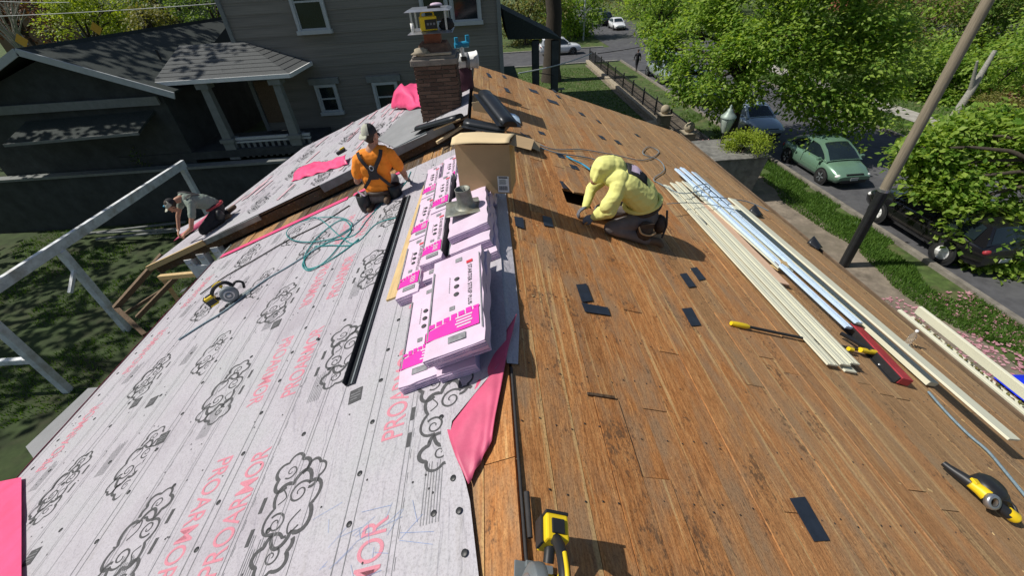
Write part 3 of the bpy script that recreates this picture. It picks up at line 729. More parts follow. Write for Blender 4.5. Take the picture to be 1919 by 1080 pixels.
for k in range(5):
    xs = SEAM[k]; sh = sheets[k]
    base = {0: 1.87, 1: 1.33, 2: 1.36, 3: 2.0, 4: 1.55}[k]
    for j in range(-2, 5):
        y = base+j*1.265
        if not -1.2 < y < 6.0: continue
        low = xs+(SEAM[k+1]-xs)*(.775 if k < 4 else .62); up_ = xs+(SEAM[k+1]-xs)*.118; mid = xs+(SEAM[k+1]-xs)*.36
        if k not in (2, 3): print_at(PRO, 'lettering', sh, low, y, top_h(low), H90, LS)
        if k == 2: print_at(PRO, 'lettering', sh, up_, y+.02, top_h(up_), -H90, LS)
        dx = {0: -.42, 1: -1.38, 2: -2.62, 3: -3.24, 4: -4.12}[k]
        dy = {0: -.30, 1: -.09, 2: -.08, 3: .05, 4: .52}[k]
        if k == 0 and y < .6: continue
        print_at(ORN, 'ornament', sh, dx, y+dy, top_h(dx), 0 if k in (0, 1) else math.pi, (.95, .88, 1) if k < 3 else (.8, .8, 1))
for px, py in ((670, 745), (257, 757), (287, 755), (308, 824), (62, 1047), (470, 415), (520, 610), (345, 545)):
    p = L(px, py); k = sheet_h(p.x); print_at(LOGO, 'printed_logo', sheets[k], p.x, p.y, top_h(p.x)+.001, .12)
# printed guide lines: lap lines, dashes, fine print
for k in range(5):
    q = MB()
    xa = SEAM[k+1]
    for dx, wd in ((.012, .006), (.075, .005), (.32, .0035), (.35, .0035), (.62, .003), (.645, .003), (.80, .004)):
        x = xa+dx
        if x > -.4 and k == 0: continue
        for j in range(28):
            y = YN+.32*j; q.ribbon([lp(x, y, top_h(x)+wav(x, y)*.2), lp(x, y+.32, top_h(x)+wav(x, y+.32)*.2)], wd, NL)
    for j in range(60):
        x = xa+.36; y = YN+.14*j; q.ribbon([lp(x, y, top_h(x)), lp(x, y+.06, top_h(x))], .003, NL)
    gr = random.Random(k)
    for j in range(7):
        y0 = YN+.5+j*1.265+gr.uniform(-.1, .1)
        for l in range(7):
            x = xa+.47+l*.016
            if x > -.3: continue
            q.ribbon([lp(x, y0, top_h(x)), lp(x, y0+gr.uniform(.25, .34), top_h(x))], .0045, NL)
    stuff(q, 'printed_lines', M['inklight'], '', sheets[k], hs)
# round nail caps along the laps, small nail heads between
CAP = MB().lathe([(0, .002), (.015, .002), (.0175, .0005), (.0175, 0)], 12).mesh('nail_cap', M['black'])
gr = random.Random(9); ncap = 0
for k in range(5):
    for x, st in ((SEAM[k+1]+.045, .33), (SEAM[k+1]+.55, .66)):
        if k == 4 and x < -4.9: x = -4.95
        y = -.4+gr.random()*.3
        while y < 6.3:
            xx = x+gr.uniform(-.02, .02); o = inst(CAP, 'nail_cap', sheets[k]); o.matrix_local = slope_m(lp(xx, y, top_h(xx)+.0)-hs, 0, -1); y += st*gr.uniform(.85, 1.15); ncap += 1
for px, py in ((855, 902), (877, 1042), (866, 963), (600, 640)):
    p = L(px, py); o = inst(CAP, 'nail_cap', sheets[0]); o.matrix_local = slope_m(lp(p.x, p.y, .035)-hs, 0, -1)
q = MB()
for j in range(260):
    x = gr.uniform(-5, -.35); y = gr.uniform(0, 6.3); q.lathe([(.001, .002), (.006, .001), (.007, 0)], 6, mx=slope_m(lp(x, y, top_h(x)), 0, -1))
o = stuff(q, 'nail_heads', M['black'], '', house, hs)
# blue chalk scribble near the camera
q = MB(); gr = random.Random(12)
for j in range(26):
    p = L(gr.uniform(620, 800), gr.uniform(955, 1085)); a = gr.uniform(-.5, .9)+(1.2 if gr.random() < .35 else 0); ln = gr.uniform(.06, .2)
    d = V((math.cos(a)*ln, math.sin(a)*ln*.8, 0)); d.z = d.x*T
    hh = top_h(p.x)+.001
    q.ribbon([p+NL*hh-d*.5, p+NL*(hh+.0005), p+NL*hh+d*.5], .0017, NL)
stuff(q, 'chalk_scribble', mat('blue_chalk', (.2, .3, .55), .9, bmp=0), '', sheets[0], hs)
# far underlayment print
gr = random.Random(14)
q = MB(); q2 = MB()
for j in range(420):
    s, t_ = gr.uniform(.02, .93), gr.uniform(.02, .97); ln = gr.uniform(.02, .05)
    q.ribbon([fp(s, t_, .022), fp(s+gr.uniform(-.004, .004), min(1, t_+ln), .022)], gr.choice([.006, .01, .02, .03]), NL)
for j in range(30):
    s, t_ = gr.uniform(.05, .9), gr.uniform(.03, .9)
    q2.ribbon([fp(s, t_, .021), fp(s, min(1, t_+.13), .021)], .07, NL)
stuff(q, 'printed_lines', M['inklight'], '', house, hs)
mt_ = mat('pale_red_print', (.56, .36, .40), .7, var=.3, scale=40, bmp=0); stuff(q2, 'faded_lettering', mt_, '', house, hs)
for s, t_ in ((.55, .1), (.45, .3), (.7, .28), (.3, .15), (.3, .42), (.62, .5), (.45, .62), (.75, .65), (.2, .7), (.8, .1)):
    p = fp(s, t_, .024)-hs; o = inst(ORN, 'ornament', house); o.matrix_local = slope_m(p, 0, -1) @ Matrix.Diagonal((.85, .85, 1, 1))
# ================================================================== THINGS ON THE BARE RIGHT SLOPE
def quad_patch(pts, label, th=.004, h=.006):
    """thin dark sheet patch lying on the boards: four photo corners on the slope"""
    ps = [R(*p, 0) for p in pts]; c = sum(ps, V())/4
    q = MB(); q.hexa([p+NR*h for p in ps][::-1] + [p+NR*(h+th) for p in ps][::-1])
    q.f = [tuple(f) for f in q.f]
    return q.solo('roof_patch', M['tile'], label, 'patch', c, 'dark patches lying on the bare planks')
def rect_patch(px, py, ln, wd, ang, label, h=.005):
    c = R(px, py); mm = slope_m(c+NR*h, ang)
    q = MB(); q.box((0, 0, .002), (wd, ln, .004)); q.box((0, ln*.42, .005), (.012, .012, .004), 1); q.box((0, -ln*.42, .005), (.012, .012, .004), 1)
    t_ = MB(); t_.v = [tuple(mm @ V(p)) for p in q.v]; t_.f = q.f; t_.mi = q.mi; t_.sm = q.sm
    return t_.solo('roof_patch', [M['tile'], M['steel']], label, 'patch', c, 'dark patches lying on the bare planks')
quad_patch([(1079, 535), (1098, 533), (1110, 565), (1090, 568)], 'upright dark patch touching the wide one in the middle of the planks')
quad_patch([(1089, 569), (1138, 578), (1143, 593), (1096, 586)], 'wide dark patch lying crosswise in the middle of the planks')
quad_patch([(1273, 515), (1286, 513), (1304, 538), (1290, 540)], 'left one of two small dark patches side by side below the kneeling person')
quad_patch([(1293, 504), (1305, 502), (1322, 524), (1309, 527)], 'right one of two small dark patches side by side below the kneeling person')
quad_patch([(1277, 580), (1295, 578), (1313, 611), (1295, 613)], 'single dark patch near the yellow end of the long pole')
quad_patch([(1478, 936), (1506, 933), (1553, 1015), (1524, 1017)], 'largest dark patch, alone on the planks nearest the camera')
quad_patch([(963, 407), (980, 410), (982, 430), (966, 425)], 'dark patch beside the stacked bundles on the ridge')
quad_patch([(1016, 405), (1033, 409), (1037, 427), (1019, 424)], 'dark patch in the shade of the cardboard box')
quad_patch([(1048, 340), (1060, 342), (1068, 356), (1055, 354)], 'small dark patch above the cut hole in the planks')
for k, (px, py, ln, wd) in enumerate([(916, 141, .4, .09), (945, 144, .3, .08), (950, 169, .35, .1), (1000, 171, .3, .22), (1039, 171, .25, .1), (1046, 181, .25, .1), (1036, 191, .28, .26), (1090, 214, .25, .12), (1128, 258, .22, .12), (1158, 267, .24, .12), (1194, 254, .2, .1), (1015, 250, .15, .12), (1076, 314, .16, .13), (1050, 292, .2, .12), (1122, 228, .2, .08)]):
    where = ['nearest the far ridge end', 'second from the far ridge end', 'below the far ridge end', 'broad, near the far edge of the roof', 'just left of its twin near the far edge', 'just right of its twin near the far edge', 'broad, upper middle of the far planks', 'alone halfway along the far planks', 'left of the pair above the yellow hood', 'right of the pair above the yellow hood', 'highest towards the far eave', 'close to the ridge above the cable', 'beside the nail gun', 'at the end of the cable', 'thin, above the pair of far patches'][k]
    rect_patch(px, py, ln, wd, .12, 'dark patch on the planks, '+where)
# small litter: nails, a splinter, a bright clip
q = MB(); p = R(1125, 744); d = (R(1150, 749)-R(1100, 741)); q.bar(p-d*.5+NR*.008, p+d*.5+NR*.012, .02, .012); q.solo('wood_splinter', M['deckdark'], 'thin dark splinter of wood on the planks below the two patches', 'splinter')
q = MB(); gr = random.Random(4)
NR_ = [(k*.178+.05+d, .15+.41*j) for k in range(29) for j in range(28) for d in (.0, .085)]
for x, y in NR_:
    if gr.random() < .2 or x > 5.2: continue
    x += gr.uniform(-.015, .015); y += gr.uniform(-.03, .03); q.lathe([(.001, .003), (gr.uniform(.004, .007), .002), (.006, 0)], 5, mx=slope_m(V((x, y, -x*T)), 0))
stuff(q, 'nail_heads', M['black'], '', house, hs)
q = MB()
for k in range(60):
    x = gr.uniform(.1, 5.0); y = gr.uniform(.3, 9); a = gr.uniform(0, 3.1); l_ = gr.uniform(.008, .03)
    q.box((0, 0, .003), (l_, l_*.4, .004), 0, slope_m(V((x, y, -x*T)), a))
stuff(q, 'wood_chips', M['pine'], 'pale wood chips scattered over the bare planks', cat='wood chips')
# ------------------------------------------------------------------ boards on the right
def board(pa, pb, wd, th, raise_, m_, name, label, cat, group=None, groove=False):
    a, b_ = R(*pa, raise_), R(*pb, raise_)
    ln = (b_-a).length; d = (a-b_).normalized(); sd = d.cross(NR).normalized(); n = sd.cross(d)
    c = (a+b_)/2; mm = basis(sd, d, n, c)
    q = MB(); q.box((0, 0, -th/2), (wd, ln, th))
    if groove:
        for k in (-.25, .22): q.box((wd*k, 0, .001), (wd*.12, ln*.998, .006))
    o = q.part(name, m_, None, bev=.003); o.matrix_world = mm; tag(o, label, cat, group); return o
GB = 'long cream boards stacked on the bare planks'
board((1250, 347), (1562, 684), .13, .02, .06, M['cream'], 'trim_board', 'outermost cream board on the left edge of the board pile', 'board', GB, True)
board((1262, 343), (1586, 684), .13, .02, .075, M['cream'], 'trim_board', 'second cream board from the left edge of the board pile, grooved', 'board', GB, True)
board((1272, 341), (1604, 682), .12, .02, .09, M['cream'], 'trim_board', 'third cream board from the left, topmost of the left pile', 'board', GB, True)
board((1275, 361), (1596, 697), .15, .02, .03, M['cream'], 'trim_board', 'lowest cream board poking out furthest at the near end of the left pile', 'board', GB)
board((1320, 380), (1471, 532), .16, .018, .06, M['peach'], 'primed_board', 'short peach coloured board between the cream piles', 'board')
board((1283, 340), (1466, 503), .12, .02, .085, M['cream'], 'trim_board', 'shorter cream board with a torn near end beside the peach board', 'board', GB)
board((1300, 338), (1484, 508), .07, .02, .05, M['cream'], 'trim_board', 'narrow cream board tucked against the blue white strips', 'board', GB)
board((1269, 316), (1593, 613), .10, .03, .12, M['bluefilm'], 'metal_channel', 'left blue white film covered channel of the bundle', 'channel', 'blue white channels', True)
board((1279, 314), (1612, 605), .11, .03, .10, M['bluefilm'], 'metal_channel', 'middle blue white film covered channel of the bundle', 'channel', 'blue white channels', True)
board((1300, 322), (1640, 622), .10, .02, .065, M['bluefilm'], 'metal_channel', 'lowest right blue white channel poking out at the near end', 'channel', 'blue white channels')
board((1375, 385), (1752, 718), .14, .05, .075, M['cream'], 'trim_board', 'thick cream board just right of the red bar', 'board', GB, True)
board((1372, 372), (1903, 824), .155, .022, .23, M['cream'], 'trim_board', 'longest cream board reaching far toward the camera on the right', 'board', GB)
q = MB(); p = R(1462, 505, .04)
for k in range(5): q.box((gr.uniform(-.05, .05), gr.uniform(-.08, .08), .02*k), (.1, .12, .012), k % 2, slope_m(p, gr.uniform(-.6, .6)))
q.solo('wood_scrap', [M['pine'], M['oldwood']], 'splintered scrap of wood at the end of the short cream board', 'wood scrap')
# red metal bar
a, b_ = R(1604, 608, .10), R(1703, 712, .10); d = (a-b_); ln = d.length; d.normalize(); sd = d.cross(NR).normalized(); n = sd.cross(d)
rt = thing('red_bar', 'worn red metal bar with a dark side lying beside the cream boards', 'metal bar', basis(sd, d, n, (a+b_)/2))
q = MB(); q.box((0, 0, -.04), (.13, ln, .08)); q.part('body', M['red'], rt, bev=.006)
q = MB(); q.box((-.075, 0, -.05), (.02, ln*.99, .08)); q.box((-.09, 0, -.085), (.05, ln*.99, .01)); q.part('dark_flange', M['black'], rt, bev=.003)
q = MB(); q.box((.0, ln/2-.02, .004), (.13, .03, .01)); q.part('end_cap', M['black'], rt)
q = MB(); q.lathe([(0, .012), (.012, .01), (.014, 0)], 10, mx=Matrix.Translation((-.09, -ln*.22, -.07))); q.part('bolt', M['steel'], rt)
# long pole tool with yellow grip
a, b_ = R(1370, 606, .03), R(1605, 655, .05)
pt = thing('pole_clamp', 'long black pole tool with a yellow grip lying under the cream boards', 'pole tool', a.copy())
d = (b_-a); dn = d.normalized()
q = MB(); q.tube([a+dn*.16, b_], .014, 10); q.part('shaft', M['black'], pt, a)
q = MB(); q.tube([a, a+dn*.05, a+dn*.16, a+dn*.2], [.02, .026, .026, .018], 12); q.part('grip', M['yellow'], pt, a)
q = MB(); q.tube([b_-dn*.05, b_+dn*.1], .016, 10); q.bar(b_+V((-.02, .22, .02)), b_+V((.12, -.02, 0)), .03, .03); q.part('clamp_head', M['black'], pt, a)
q = MB(); e_ = R(1612, 656, .07); q.tube([e_, R(1640, 661, .07)], .026, 10); q.tube([R(1590, 654, .06), R(1598, 656, .06)], .022, 10); q.part('end_grip', M['yellow'], pt, a)
# clear bottle
bt_ = slope_m(R(1700, 645, .0)); bo = thing('plastic_bottle', 'small clear water bottle standing near the gutter', 'bottle', Matrix.Translation(R(1700, 645)))
q = MB(); q.lathe([(0, 0), (.032, .0), (.034, .02), (.033, .13), (.014, .18), (.013, .2), (0, .2)], 14)
mt, t, bs = base_mat('clear_plastic'); bs.inputs['Transmission Weight'].default_value = .9; bs.inputs['Roughness'].default_value = .1; bs.inputs['Base Color'].default_value = (.9, .95, .95, 1); bs.inputs['IOR'].default_value = 1.2
q.part('body', mt, bo); q = MB(); q.lathe([(.016, .2), (.016, .222), (0, .222)], 12); q.part('cap', M['white'], bo)
# dark roof fittings by the far eave
for px, py, lb in ((1525, 462, 'dark curled scrap of flashing hanging at the eave'), (1415, 402, 'dark stub of pipe flashing beside the board pile')):
    p = R(px, py); mm = slope_m(p, .6); q = MB()
    q.grid(lambda s, t_: mm @ V((-.12+.24*s, -.1+.2*t_, .02+.09*math.sin(s*3.1)*(.4+t_))), 8, 4); o = q.solo('flashing_scrap', M['blackmetal'], lb, 'flashing'); sm_ = o.modifiers.new('t', 'SOLIDIFY'); sm_.thickness = .006
q = MB(); p = R(1310, 413, .01); q.hexa([*(slope_m(p, .15) @ V(v) for v in [(-.04, -.12, 0), (.04, -.12, 0), (.04, .12, 0), (-.04, .12, 0), (-.04, -.12, .015), (.04, -.12, .03), (.04, .12, .03), (-.04, .12, .015)])]); q.solo('metal_scrap', M['grey'], 'short grey metal strip lying left of the board pile', 'metal scrap')
# ------------------------------------------------------------------ air hoses and ropes
def hose(pts, rad, m_, label, name='air_hose', cat='hose', group=None, n=7, seg=6):
    q = MB(); q.tube(catmull(pts, n), rad, seg); return q.solo(name, m_, label, cat, group=group)
def lc(px, py, rx, ry, n, h, tilt=0.0, a0=0.0, plane=L):
    return [plane(px+rx*math.cos(a0+2*math.pi*k/12)*math.cos(tilt)-ry*math.sin(a0+2*math.pi*k/12)*math.sin(tilt), py+rx*math.cos(a0+2*math.pi*k/12)*math.sin(tilt)+ry*math.sin(a0+2*math.pi*k/12)*math.cos(tilt), h+.002*k) for k in range(int(12*n))]
pts = [L(x, y, .03) for x, y in ((770, 322), (758, 345), (725, 372), (690, 410), (665, 440))] + \
      [L(x, y, .035) for x, y in ((620, 452), (585, 470), (567, 495), (580, 507), (612, 488), (640, 455), (658, 430), (640, 412), (600, 440), (572, 478), (575, 503), (605, 495), (645, 470), (672, 448), (655, 460), (620, 460), (590, 462))]
hose(pts, .0085, M['teal'], 'teal air hose coiled on the underlayment below the orange shirted person')
pts = lc(598, 430, 62, 22, 1.9, .03, -.15) + [L(640, 445, .04), L(668, 455, .03), L(705, 420, .03), L(742, 408, .03)]
hose(pts, .007, M['teal'], 'thin teal hose in wide loops left of the main coil')
pts = [R(x, y, .025) for x, y in ((985, 262), (1010, 275), (1045, 287), (1080, 292), (1108, 297), (1130, 305))]
hose(pts, .010, M['bluegrey'], 'grey hose running from the ridge to the yellow hooded person')
pts = [R(x, y, .02) for x, y in ((975, 248), (1030, 278), (1090, 280), (1150, 290), (1205, 300), (1235, 285), (1215, 275), (1205, 288), (1235, 300), (1245, 318), (1225, 335), (1238, 345))] + [R(x, y, .14) for x, y in ((1275, 362), (1310, 358), (1330, 352), (1322, 345), (1300, 352), (1310, 366), (1345, 370), (1400, 378), (1440, 395))]
hose(pts, .008, M['bluegrey'], 'dark blue hose looping over the far ends of the cream boards')
pts = [R(x, y, .14) for x, y in ((1250, 382), (1290, 380), (1335, 384), (1390, 396))]
hose(pts, .006, M['bluegrey'], 'thin cord crossing the cream boards')
pts = [R(x, y, .02) for x, y in ((1740, 735), (1775, 775), (1815, 815), (1850, 845), (1880, 880), (1925, 935))]
hose(pts, .012, M['bluegrey'], 'blue grey rope lying down the planks at the right edge', 'rope', 'rope')
pts = [L(x, y, .03) for x, y in ((335, 637), (380, 608), (425, 580), (490, 530), (540, 500), (600, 462), (650, 432), (690, 400))]
hose(pts, .012, M['bluegrey'], 'blue grey safety rope running past the saw on the underlayment', 'rope', 'rope')
pts = [L(x, y, .03) for x, y in ((375, 552), (420, 520), (475, 488), (540, 450), (600, 420), (655, 385))]
hose(pts, .010, M['strap'], 'dark lifeline rope stretched up to the orange shirted person', 'rope', 'rope')
pts = [L(x, y, .035) for x, y in ((992, 1000), (985, 940))]
# thin cable in the ridge gap
q = MB(); q.tube([V((.006, y, .004+.004*math.sin(y*3))) for y in np.linspace(-.5, 1.75, 30)], .008, 6); q.tube([V((.03, .75, .02)), V((.032, .95, .02))], [.012, .014], 8)
q.solo('ridge_cable', M['strap'], 'dark cable lying along the open ridge joint near the saw', 'cable')
# ------------------------------------------------------------------ shingle bundles on the left of the ridge
STS = text_mesh('STARTER STRIP', 'lettering', M['ink']); s1 = max(v.co.x for v in STS.vertices)-min(v.co.x for v in STS.vertices)
PL = text_mesh('PLUS', 'lettering', M['ink'])
GBU = 'wrapped starter strip bundles on the ridge'
def bundle(x, y, h, wd, ln, th, label, ang=0.0, seed=0, detail=1, band=True):
    """x,y = centre on the left slope, h = height of the underside above the slope"""
    mm = slope_m(lp(x, y, h), ang, -1)
    bt = thing('shingle_bundle', label, 'shingle bundle', mm, GBU)
    r_ = random.Random(seed)
    def prof(s, z, e): return 0
    q = MB(); nx, ny = 6, 12
    def P(i, j, top):
        xx = -wd/2+wd*i/nx; yy = -ln/2+ln*j/ny
        bow = .006*noise.noise(V((xx*5+seed, yy*3, top)))
        ed = .006*math.sin(j*1.9+seed)*(1 if i in (0, nx) else 0)
        return (xx+ed, yy+(.01*noise.noise(V((xx*9, seed, top*3))) if j in (0, ny) else 0), (th if top else 0)+bow*(1 if top else .3)-(.006 if top and (i in (0, nx) or j in (0, ny)) else 0))
    top = [P(i, j, 1) for i in range(nx+1) for j in range(ny+1)]; bot = [P(i, j, 0) for i in range(nx+1) for j in range(ny+1)]
    fs = [(i*(ny+1)+j, (i+1)*(ny+1)+j, (i+1)*(ny+1)+j+1, i*(ny+1)+j+1) for i in range(nx) for j in range(ny)]
    q.add(top, fs, 0, True)
    q.add(bot, [f[::-1] for f in fs], 1)
    nb_ = (nx+1)*(ny+1); ring = [i*(ny+1) for i in range(nx+1)] + [nx*(ny+1)+j for j in range(1, ny+1)] + [i*(ny+1)+ny for i in range(nx-1, -1, -1)] + [j for j in range(ny-1, 0, -1)]
    q.add(top+bot, [(nb_+ring[k], nb_+ring[(k+1) % len(ring)], ring[(k+1) % len(ring)], ring[k]) for k in range(len(ring))], 1)
    q.part('wrapper', [M['paper'], M['paper2']], bt)
    # layered shingle edges showing at the ends
    q = MB()
    for k in range(3): q.box((0, -ln/2-.003, th*(.25+.25*k)), (wd*.97, .004, .003))
    q.part('shingle_edges', M['paper2'], bt)
    zt = th+.004
    if band:
        q = MB(); y0 = -ln*.30; bw = ln*.13
        q.add([(-wd*.49, y0-bw*.45, zt), (wd*.42, y0-bw*.45, zt), (wd*.42, y0+bw*.75, zt), (wd*.2, y0+bw*.55, zt), (-wd*.1, y0+bw*.45, zt), (-wd*.49, y0+bw*.2, zt)], [(0, 1, 2, 3, 4, 5)])
        q.add([(-wd*.5-.002, y0-bw*.45, zt), (-wd*.5-.002, y0+bw*.2, zt), (-wd*.5-.003, y0+bw*.2, th*.3), (-wd*.5-.003, y0-bw*.45, th*.3)], [(0, 1, 2, 3)])
        # brushy edge
        for k in range(7): q.box((-wd*.4+wd*.13*k, y0+bw*(.5+.05*k), zt+.0002*k), (wd*.1, bw*.35*r_.uniform(.4, 1), .0006))
        q.part('printed_band', M['magenta'], bt)
        q = MB()
        for k in range(4): q.box((wd*.17, y0-bw*.2+bw*.2*k, zt+.003), (wd*.3*r_.uniform(.6, 1), bw*.1, .0006))
        q.part('band_lettering', M['paper'], bt)
    if detail:
        o = inst(STS, 'lettering', bt, (wd*.27, ln*.12, zt+.001), (0, 0, -H90), (ln*.34/s1, .045, 1))
        o = inst(PL, 'lettering', bt, (wd*.27, -ln*.11, zt+.001), (0, 0, -H90), (.045, .04, 1))
        q = MB(); q.box((wd*.27, ln*.33, zt), (.05, .035, .0006)); q.part('red_logo', M['redlabel'], bt)
        for k in range(3):
            q = MB(); q.lathe([(0, .001), (.021, .001), (.021, 0)], 16, mx=Matrix.Translation((wd*.02, ln*(.17-.085*k), zt))); q.part('round_icon', M['ink'], bt)
        q = MB()
        for k in range(9): q.box((-wd*.12, ln*(.05+.02*k), zt), (.006, .012, .0006))
        q.box((.02, ln*.4, zt), (.055, .05, .0005)); q.box((wd*.05, -ln*.41, zt), (.12, .055, .0005)); q.box((-wd*.05, -ln*.13, zt), (.04, .04, .0005)); q.box((-wd*.46, 0, zt), (.012, ln*.7, .0005)); q.box((wd*.47, 0, zt), (.008, ln*.8, .0005)); q.part('fine_print', M['inklight'], bt)
    return bt
# front group
bundle(-.60, 2.33, .02, .30, 1.06, .085, 'front bundle at the left foot of the pile with a pink band', .03, 1)
bundle(-.31, 2.30, .02, .28, 1.04, .085, 'lowest front bundle against the ridge, its end poking out', -.02, 2, 0)
bundle(-.27, 2.36, .108, .40, 1.04, .075, 'bundle second from the bottom in the front stack', .02, 3, 0, False)
bundle(-.23, 2.30, .186, .41, 1.02, .075, 'bundle just under the top one in the front stack', -.025, 4, 0, False)
bundle(-.225, 2.24, .264, .41, 1.06, .07, 'topmost front bundle with starter strip lettering and icons', .03, 5, 1)
# long left group: two rows of three
for r_ in range(2):
    for k in range(3):
        lb = [['near bundle of the outer row beside the pine board', 'middle bundle of the outer row beside the pine board', 'far bundle of the outer row, reaching the step'], ['near bundle of the inner row beside the black strip', 'middle bundle of the inner row beside the black strip', 'far bundle of the inner row, next to the cardboard box']][r_][k]
        bundle(-.81+.235*r_, 3.30+r_*.12+k*.98, .02, .225, .965, .10, lb, .015*(-1)**k, 10+r_*3+k, 1)
for k in range(2): bundle(-.575+.004*k, 3.55+k*.98, .123, .22, .95, .075, ['upper bundle on the inner row near end', 'upper bundle on the inner row far end'][k], .01, 18+k, 1)
# group under the vent
bundle(-.2, 3.42, .02, .40, .9, .09, 'bundle under the lead vent, lowest front end showing', .02, 21, 0, False)
bundle(-.2, 3.50, .113, .39, .86, .08, 'bundle under the lead vent, second end showing', -.03, 22, 0, False)
bundle(-.2, 3.62, .196, .39, .8, .075, 'top bundle directly beneath the lead vent', .02, 23, 0, False)
bundle(-.2, 4.45, .02, .42, .95, .09, 'lower bundle under the cardboard box', .0, 24, 0, False)
bundle(-.2, 4.40, .112, .41, .95, .09, 'upper bundle that the cardboard box sits on', .02, 25, 0, False)
# lead pipe flashing
mm = Matrix.Translation(lp(-.2, 3.62, .30)) @ Matrix.Rotation(-.10, 4, 'Y') @ Matrix.Rotation(.05, 4, 'Z')
vt = thing('pipe_flashing', 'dull lead vent pipe flashing with a square base on the bundles', 'pipe flashing', mm)
q = MB()
q.grid(lambda s, t_: (-.2+.4*s, -.16+.32*t_, .004+.006*noise.noise(V((s*4, t_*4, 2)))), 8, 8); o = q.part('base_plate', M['lead'], vt); s_ = o.modifiers.new('t', 'SOLIDIFY'); s_.thickness = .004
q = MB(); q.lathe([(.11, .006), (.088, .02), (.078, .05), (.072, .18), (.076, .185), (.068, .185), (.064, .02)], 22); q.part('pipe_sleeve', M['lead'], vt)
# black metal strips and the pine board
def strip(a, b_, label, wd=.075, hh=.05):
    st = thing('metal_strip', label, 'metal strip', a.copy(), 'black L shaped metal strips')
    d = (b_-a).normalized(); q = MB(); sd = d.cross(NL).normalized()
    q.bar(a+NL*.006, b_+NL*.006, wd, .006, up=NL); q.part('flange', M['blackmetal'], st, a, bev=.001)
    q = MB(); q.bar(a+sd*(-wd/2)+NL*hh*.5, b_+sd*(-wd/2)+NL*hh*.5, .006, hh, up=NL); q.part('lip', M['blackmetal'], st, a)
    q = MB(); q.bar(a+sd*(wd*.2)+NL*.011, b_+sd*(wd*.2)+NL*.011, .012, .006, up=NL); q.part('hem', M['grey'], st, a)
strip(L(657, 722, .03), L(765, 368, .03), 'long black metal strip lying alone on the underlayment')
strip(lp(-.435, 3.15, .13), lp(-.42, 4.9, .13), 'black metal strip standing between the two bundle rows', .05, .09)
q = MB(); q.bar(lp(-1.02, 2.98, .03), lp(-.93, 5.55, .03), .125, .028, up=NL); q.solo('pine_board', M['pine'], 'fresh pale pine board beside the outer bundle row', 'board', bev=.003)
# cardboard box: four walls and a front flap
bxw, bxd, bxh = .54, .30, .50
mm = Matrix.Translation(V((-.085, 4.13, .165))) @ Matrix.Rotation(math.radians(-12), 4, 'Z')
bx = thing('cardboard_box', 'tall open brown cardboard carton with a white label standing on the ridge', 'box', mm)
q = MB(); tk = .008
q.box((0, -bxd/2, bxh/2), (bxw, tk, bxh)); q.box((0, bxd/2, bxh/2), (bxw, tk, bxh)); q.box((-bxw/2+tk/2, 0, bxh/2), (tk, bxd-tk, bxh-.002)); q.box((bxw/2-tk/2, 0, bxh/2), (tk, bxd-tk, bxh-.002)); q.box((0, 0, .006), (bxw-tk*2, bxd-tk, tk))
q.part('wall', M['card'], bx)
q = MB(); q.grid(lambda s, t_: (-bxw/2-.012+(bxw+.024)*s, bxd/2-t_*(bxd+.075), bxh+.012+.05*min(1, t_*1.25)-.055*max(0, t_-.8)*4*(.3+.7*(1-s))+.008*math.sin(s*5)), 12, 14)
o = q.part('flap', M['cardin'], bx, label='pale top flap lapping over the front edge'); s_ = o.modifiers.new('t', 'SOLIDIFY'); s_.thickness = .005
q = MB(); q.hexa([(bxw/2, -bxd/2, bxh), (bxw/2+.008, -bxd/2, bxh), (bxw/2+.008, bxd/2, bxh), (bxw/2, bxd/2, bxh), (bxw/2+.2, -bxd/2, bxh-.05), (bxw/2+.208, -bxd/2, bxh-.05), (bxw/2+.208, bxd/2, bxh-.05), (bxw/2+.2, bxd/2, bxh-.05)]); q.part('flap', M['card'], bx)
q = MB(); q.box((.19, -bxd/2-tk/2-.001, .10), (.115, .002, .17)); lb = q.part('label', M['white'], bx)
q = MB(); yy = -bxd/2-tk/2-.003
q.box((.19, yy, .172), (.09, .002, .014))
for k in range(5): q.box((.18+.004*(k % 2), yy, .15-.012*k), (.07, .002, .004))
for k in range(9): q.box((.15+.0095*k, yy, .06), (.004 if k % 2 else .006, .002, .045))
q.part('label_print', M['ink'], lb)
